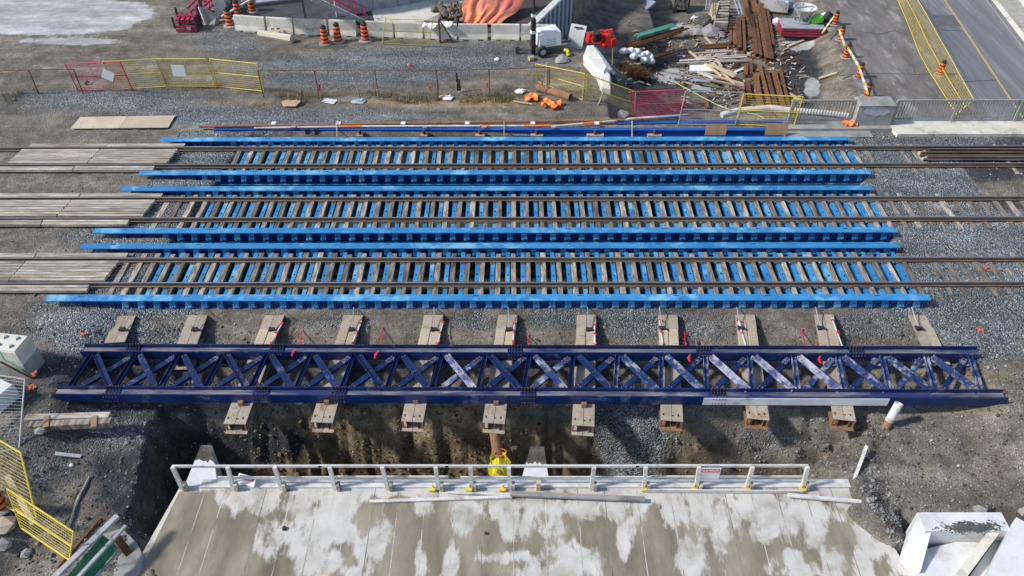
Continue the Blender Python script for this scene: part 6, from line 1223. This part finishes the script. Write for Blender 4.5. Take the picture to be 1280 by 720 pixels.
tag(build('white_pole', MB().bar(at(277, 21, .3), at(316, -2, .9), .12, .1), WHITEP), 'white pole slanting from the grey box up to the walkway', 'pole')
tag(build('board', MB().bar(gp(295, 8, .6), gp(309, 12, .6), .5, .1), CONC), 'pale slab lying under the white slanting pole', 'slab')
# ---------------------------------------------------------------- loose stones over ballast and soil
m = MB(); rr = random.Random(21)
def scatter(n, px0, px1, py0, py1, s0_, s1_):
    for i in range(n):
        px, py = rr.uniform(px0, px1), rr.uniform(py0, py1); q = at(px, py, -.3); X_.append(q.x); Y_.append(q.y); S_.append(rr.uniform(s0_, s1_)*(1 if rr.random() < .93 else 1.9))
X_, Y_, S_ = [], [], []
scatter(3000, 0, 330, 390, 700, .018, .05); scatter(2000, 1080, 1290, 380, 660, .018, .05); scatter(900, 0, 760, 60, 150, .015, .035); scatter(1500, 130, 1290, 390, 500, .02, .055); scatter(2200, 600, 1120, 500, 600, .02, .06); scatter(800, 1060, 1290, 160, 380, .02, .05); scatter(400, 0, 200, 200, 380, .018, .04); scatter(700, 1060, 1140, 600, 680, .02, .06); scatter(500, 300, 600, 505, 600, .03, .08)
H_ = hgt(np.array(X_), np.array(Y_)); protos = [MB().rock((0, 0, 0), (1.5, 1.3, 1.1), k) for k in range(8)]
dkx = inside_dist(np.array(X_), np.array(Y_), [(xl0-.2, yb+.2), (xr0+.0, yb+.2), (fr2.x+.2, YF), (fl2.x-.2, YF)])
for i, (x, y, h_, s_) in enumerate(zip(X_, Y_, H_, S_)):
    if h_ < -1.3 and y > -1.9 or dkx[i] > 0 or (-2.1 < y < 10.6 and -16 < x < 15.8): continue
    pr_ = protos[i % 8]; t = i*1.7; c_, s__ = math.cos(t)*s_, math.sin(t)*s_
    m.add([(x+v[0]*c_-v[1]*s__, y+v[0]*s__+v[1]*c_, h_+v[2]*s_+s_*.25) for v in pr_.v], pr_.f)
mc = MB(); rr = random.Random(31)
for i in range(1100):
    g = gp(rr.uniform(300, 660), rr.uniform(505, 600)); s_ = rr.uniform(.015, .055)*(2.2 if rr.random() < .05 else 1); mc.rock((g.x, g.y, g.z+s_*.1), (s_*2.2, s_*1.6, s_*1.5), i, rr.uniform(0, 6))
build('soil_clods', mc, pmat('brown_soil_clods', (.085, .06, .035), (.27, .21, .125), 2.5, .95, .5, c3=(.05, .04, .03), s3=1.5))['kind'] = 'stuff'
mc = MB()
for i in range(200):
    g = gp(rr.uniform(700, 1000), rr.uniform(20, 120)); s_ = rr.uniform(.03, .10); mc.rock((g.x, g.y, g.z+s_*.2), (s_*2.2, s_*1.6, s_*1.3), i, rr.uniform(0, 6))
build('soil_clods', mc, pmat('grey_soil_clods', (.10, .09, .08), (.26, .245, .22), 2.5, .95, .4))['kind'] = 'stuff'
build('loose_stones', m, pmat('mixed_grey_stones', (.10, .105, .11), (.42, .42, .41), 3.5, .9, .1, c3=(.055, .05, .045), s3=2, t3=(.45, .55)))['kind'] = 'stuff'
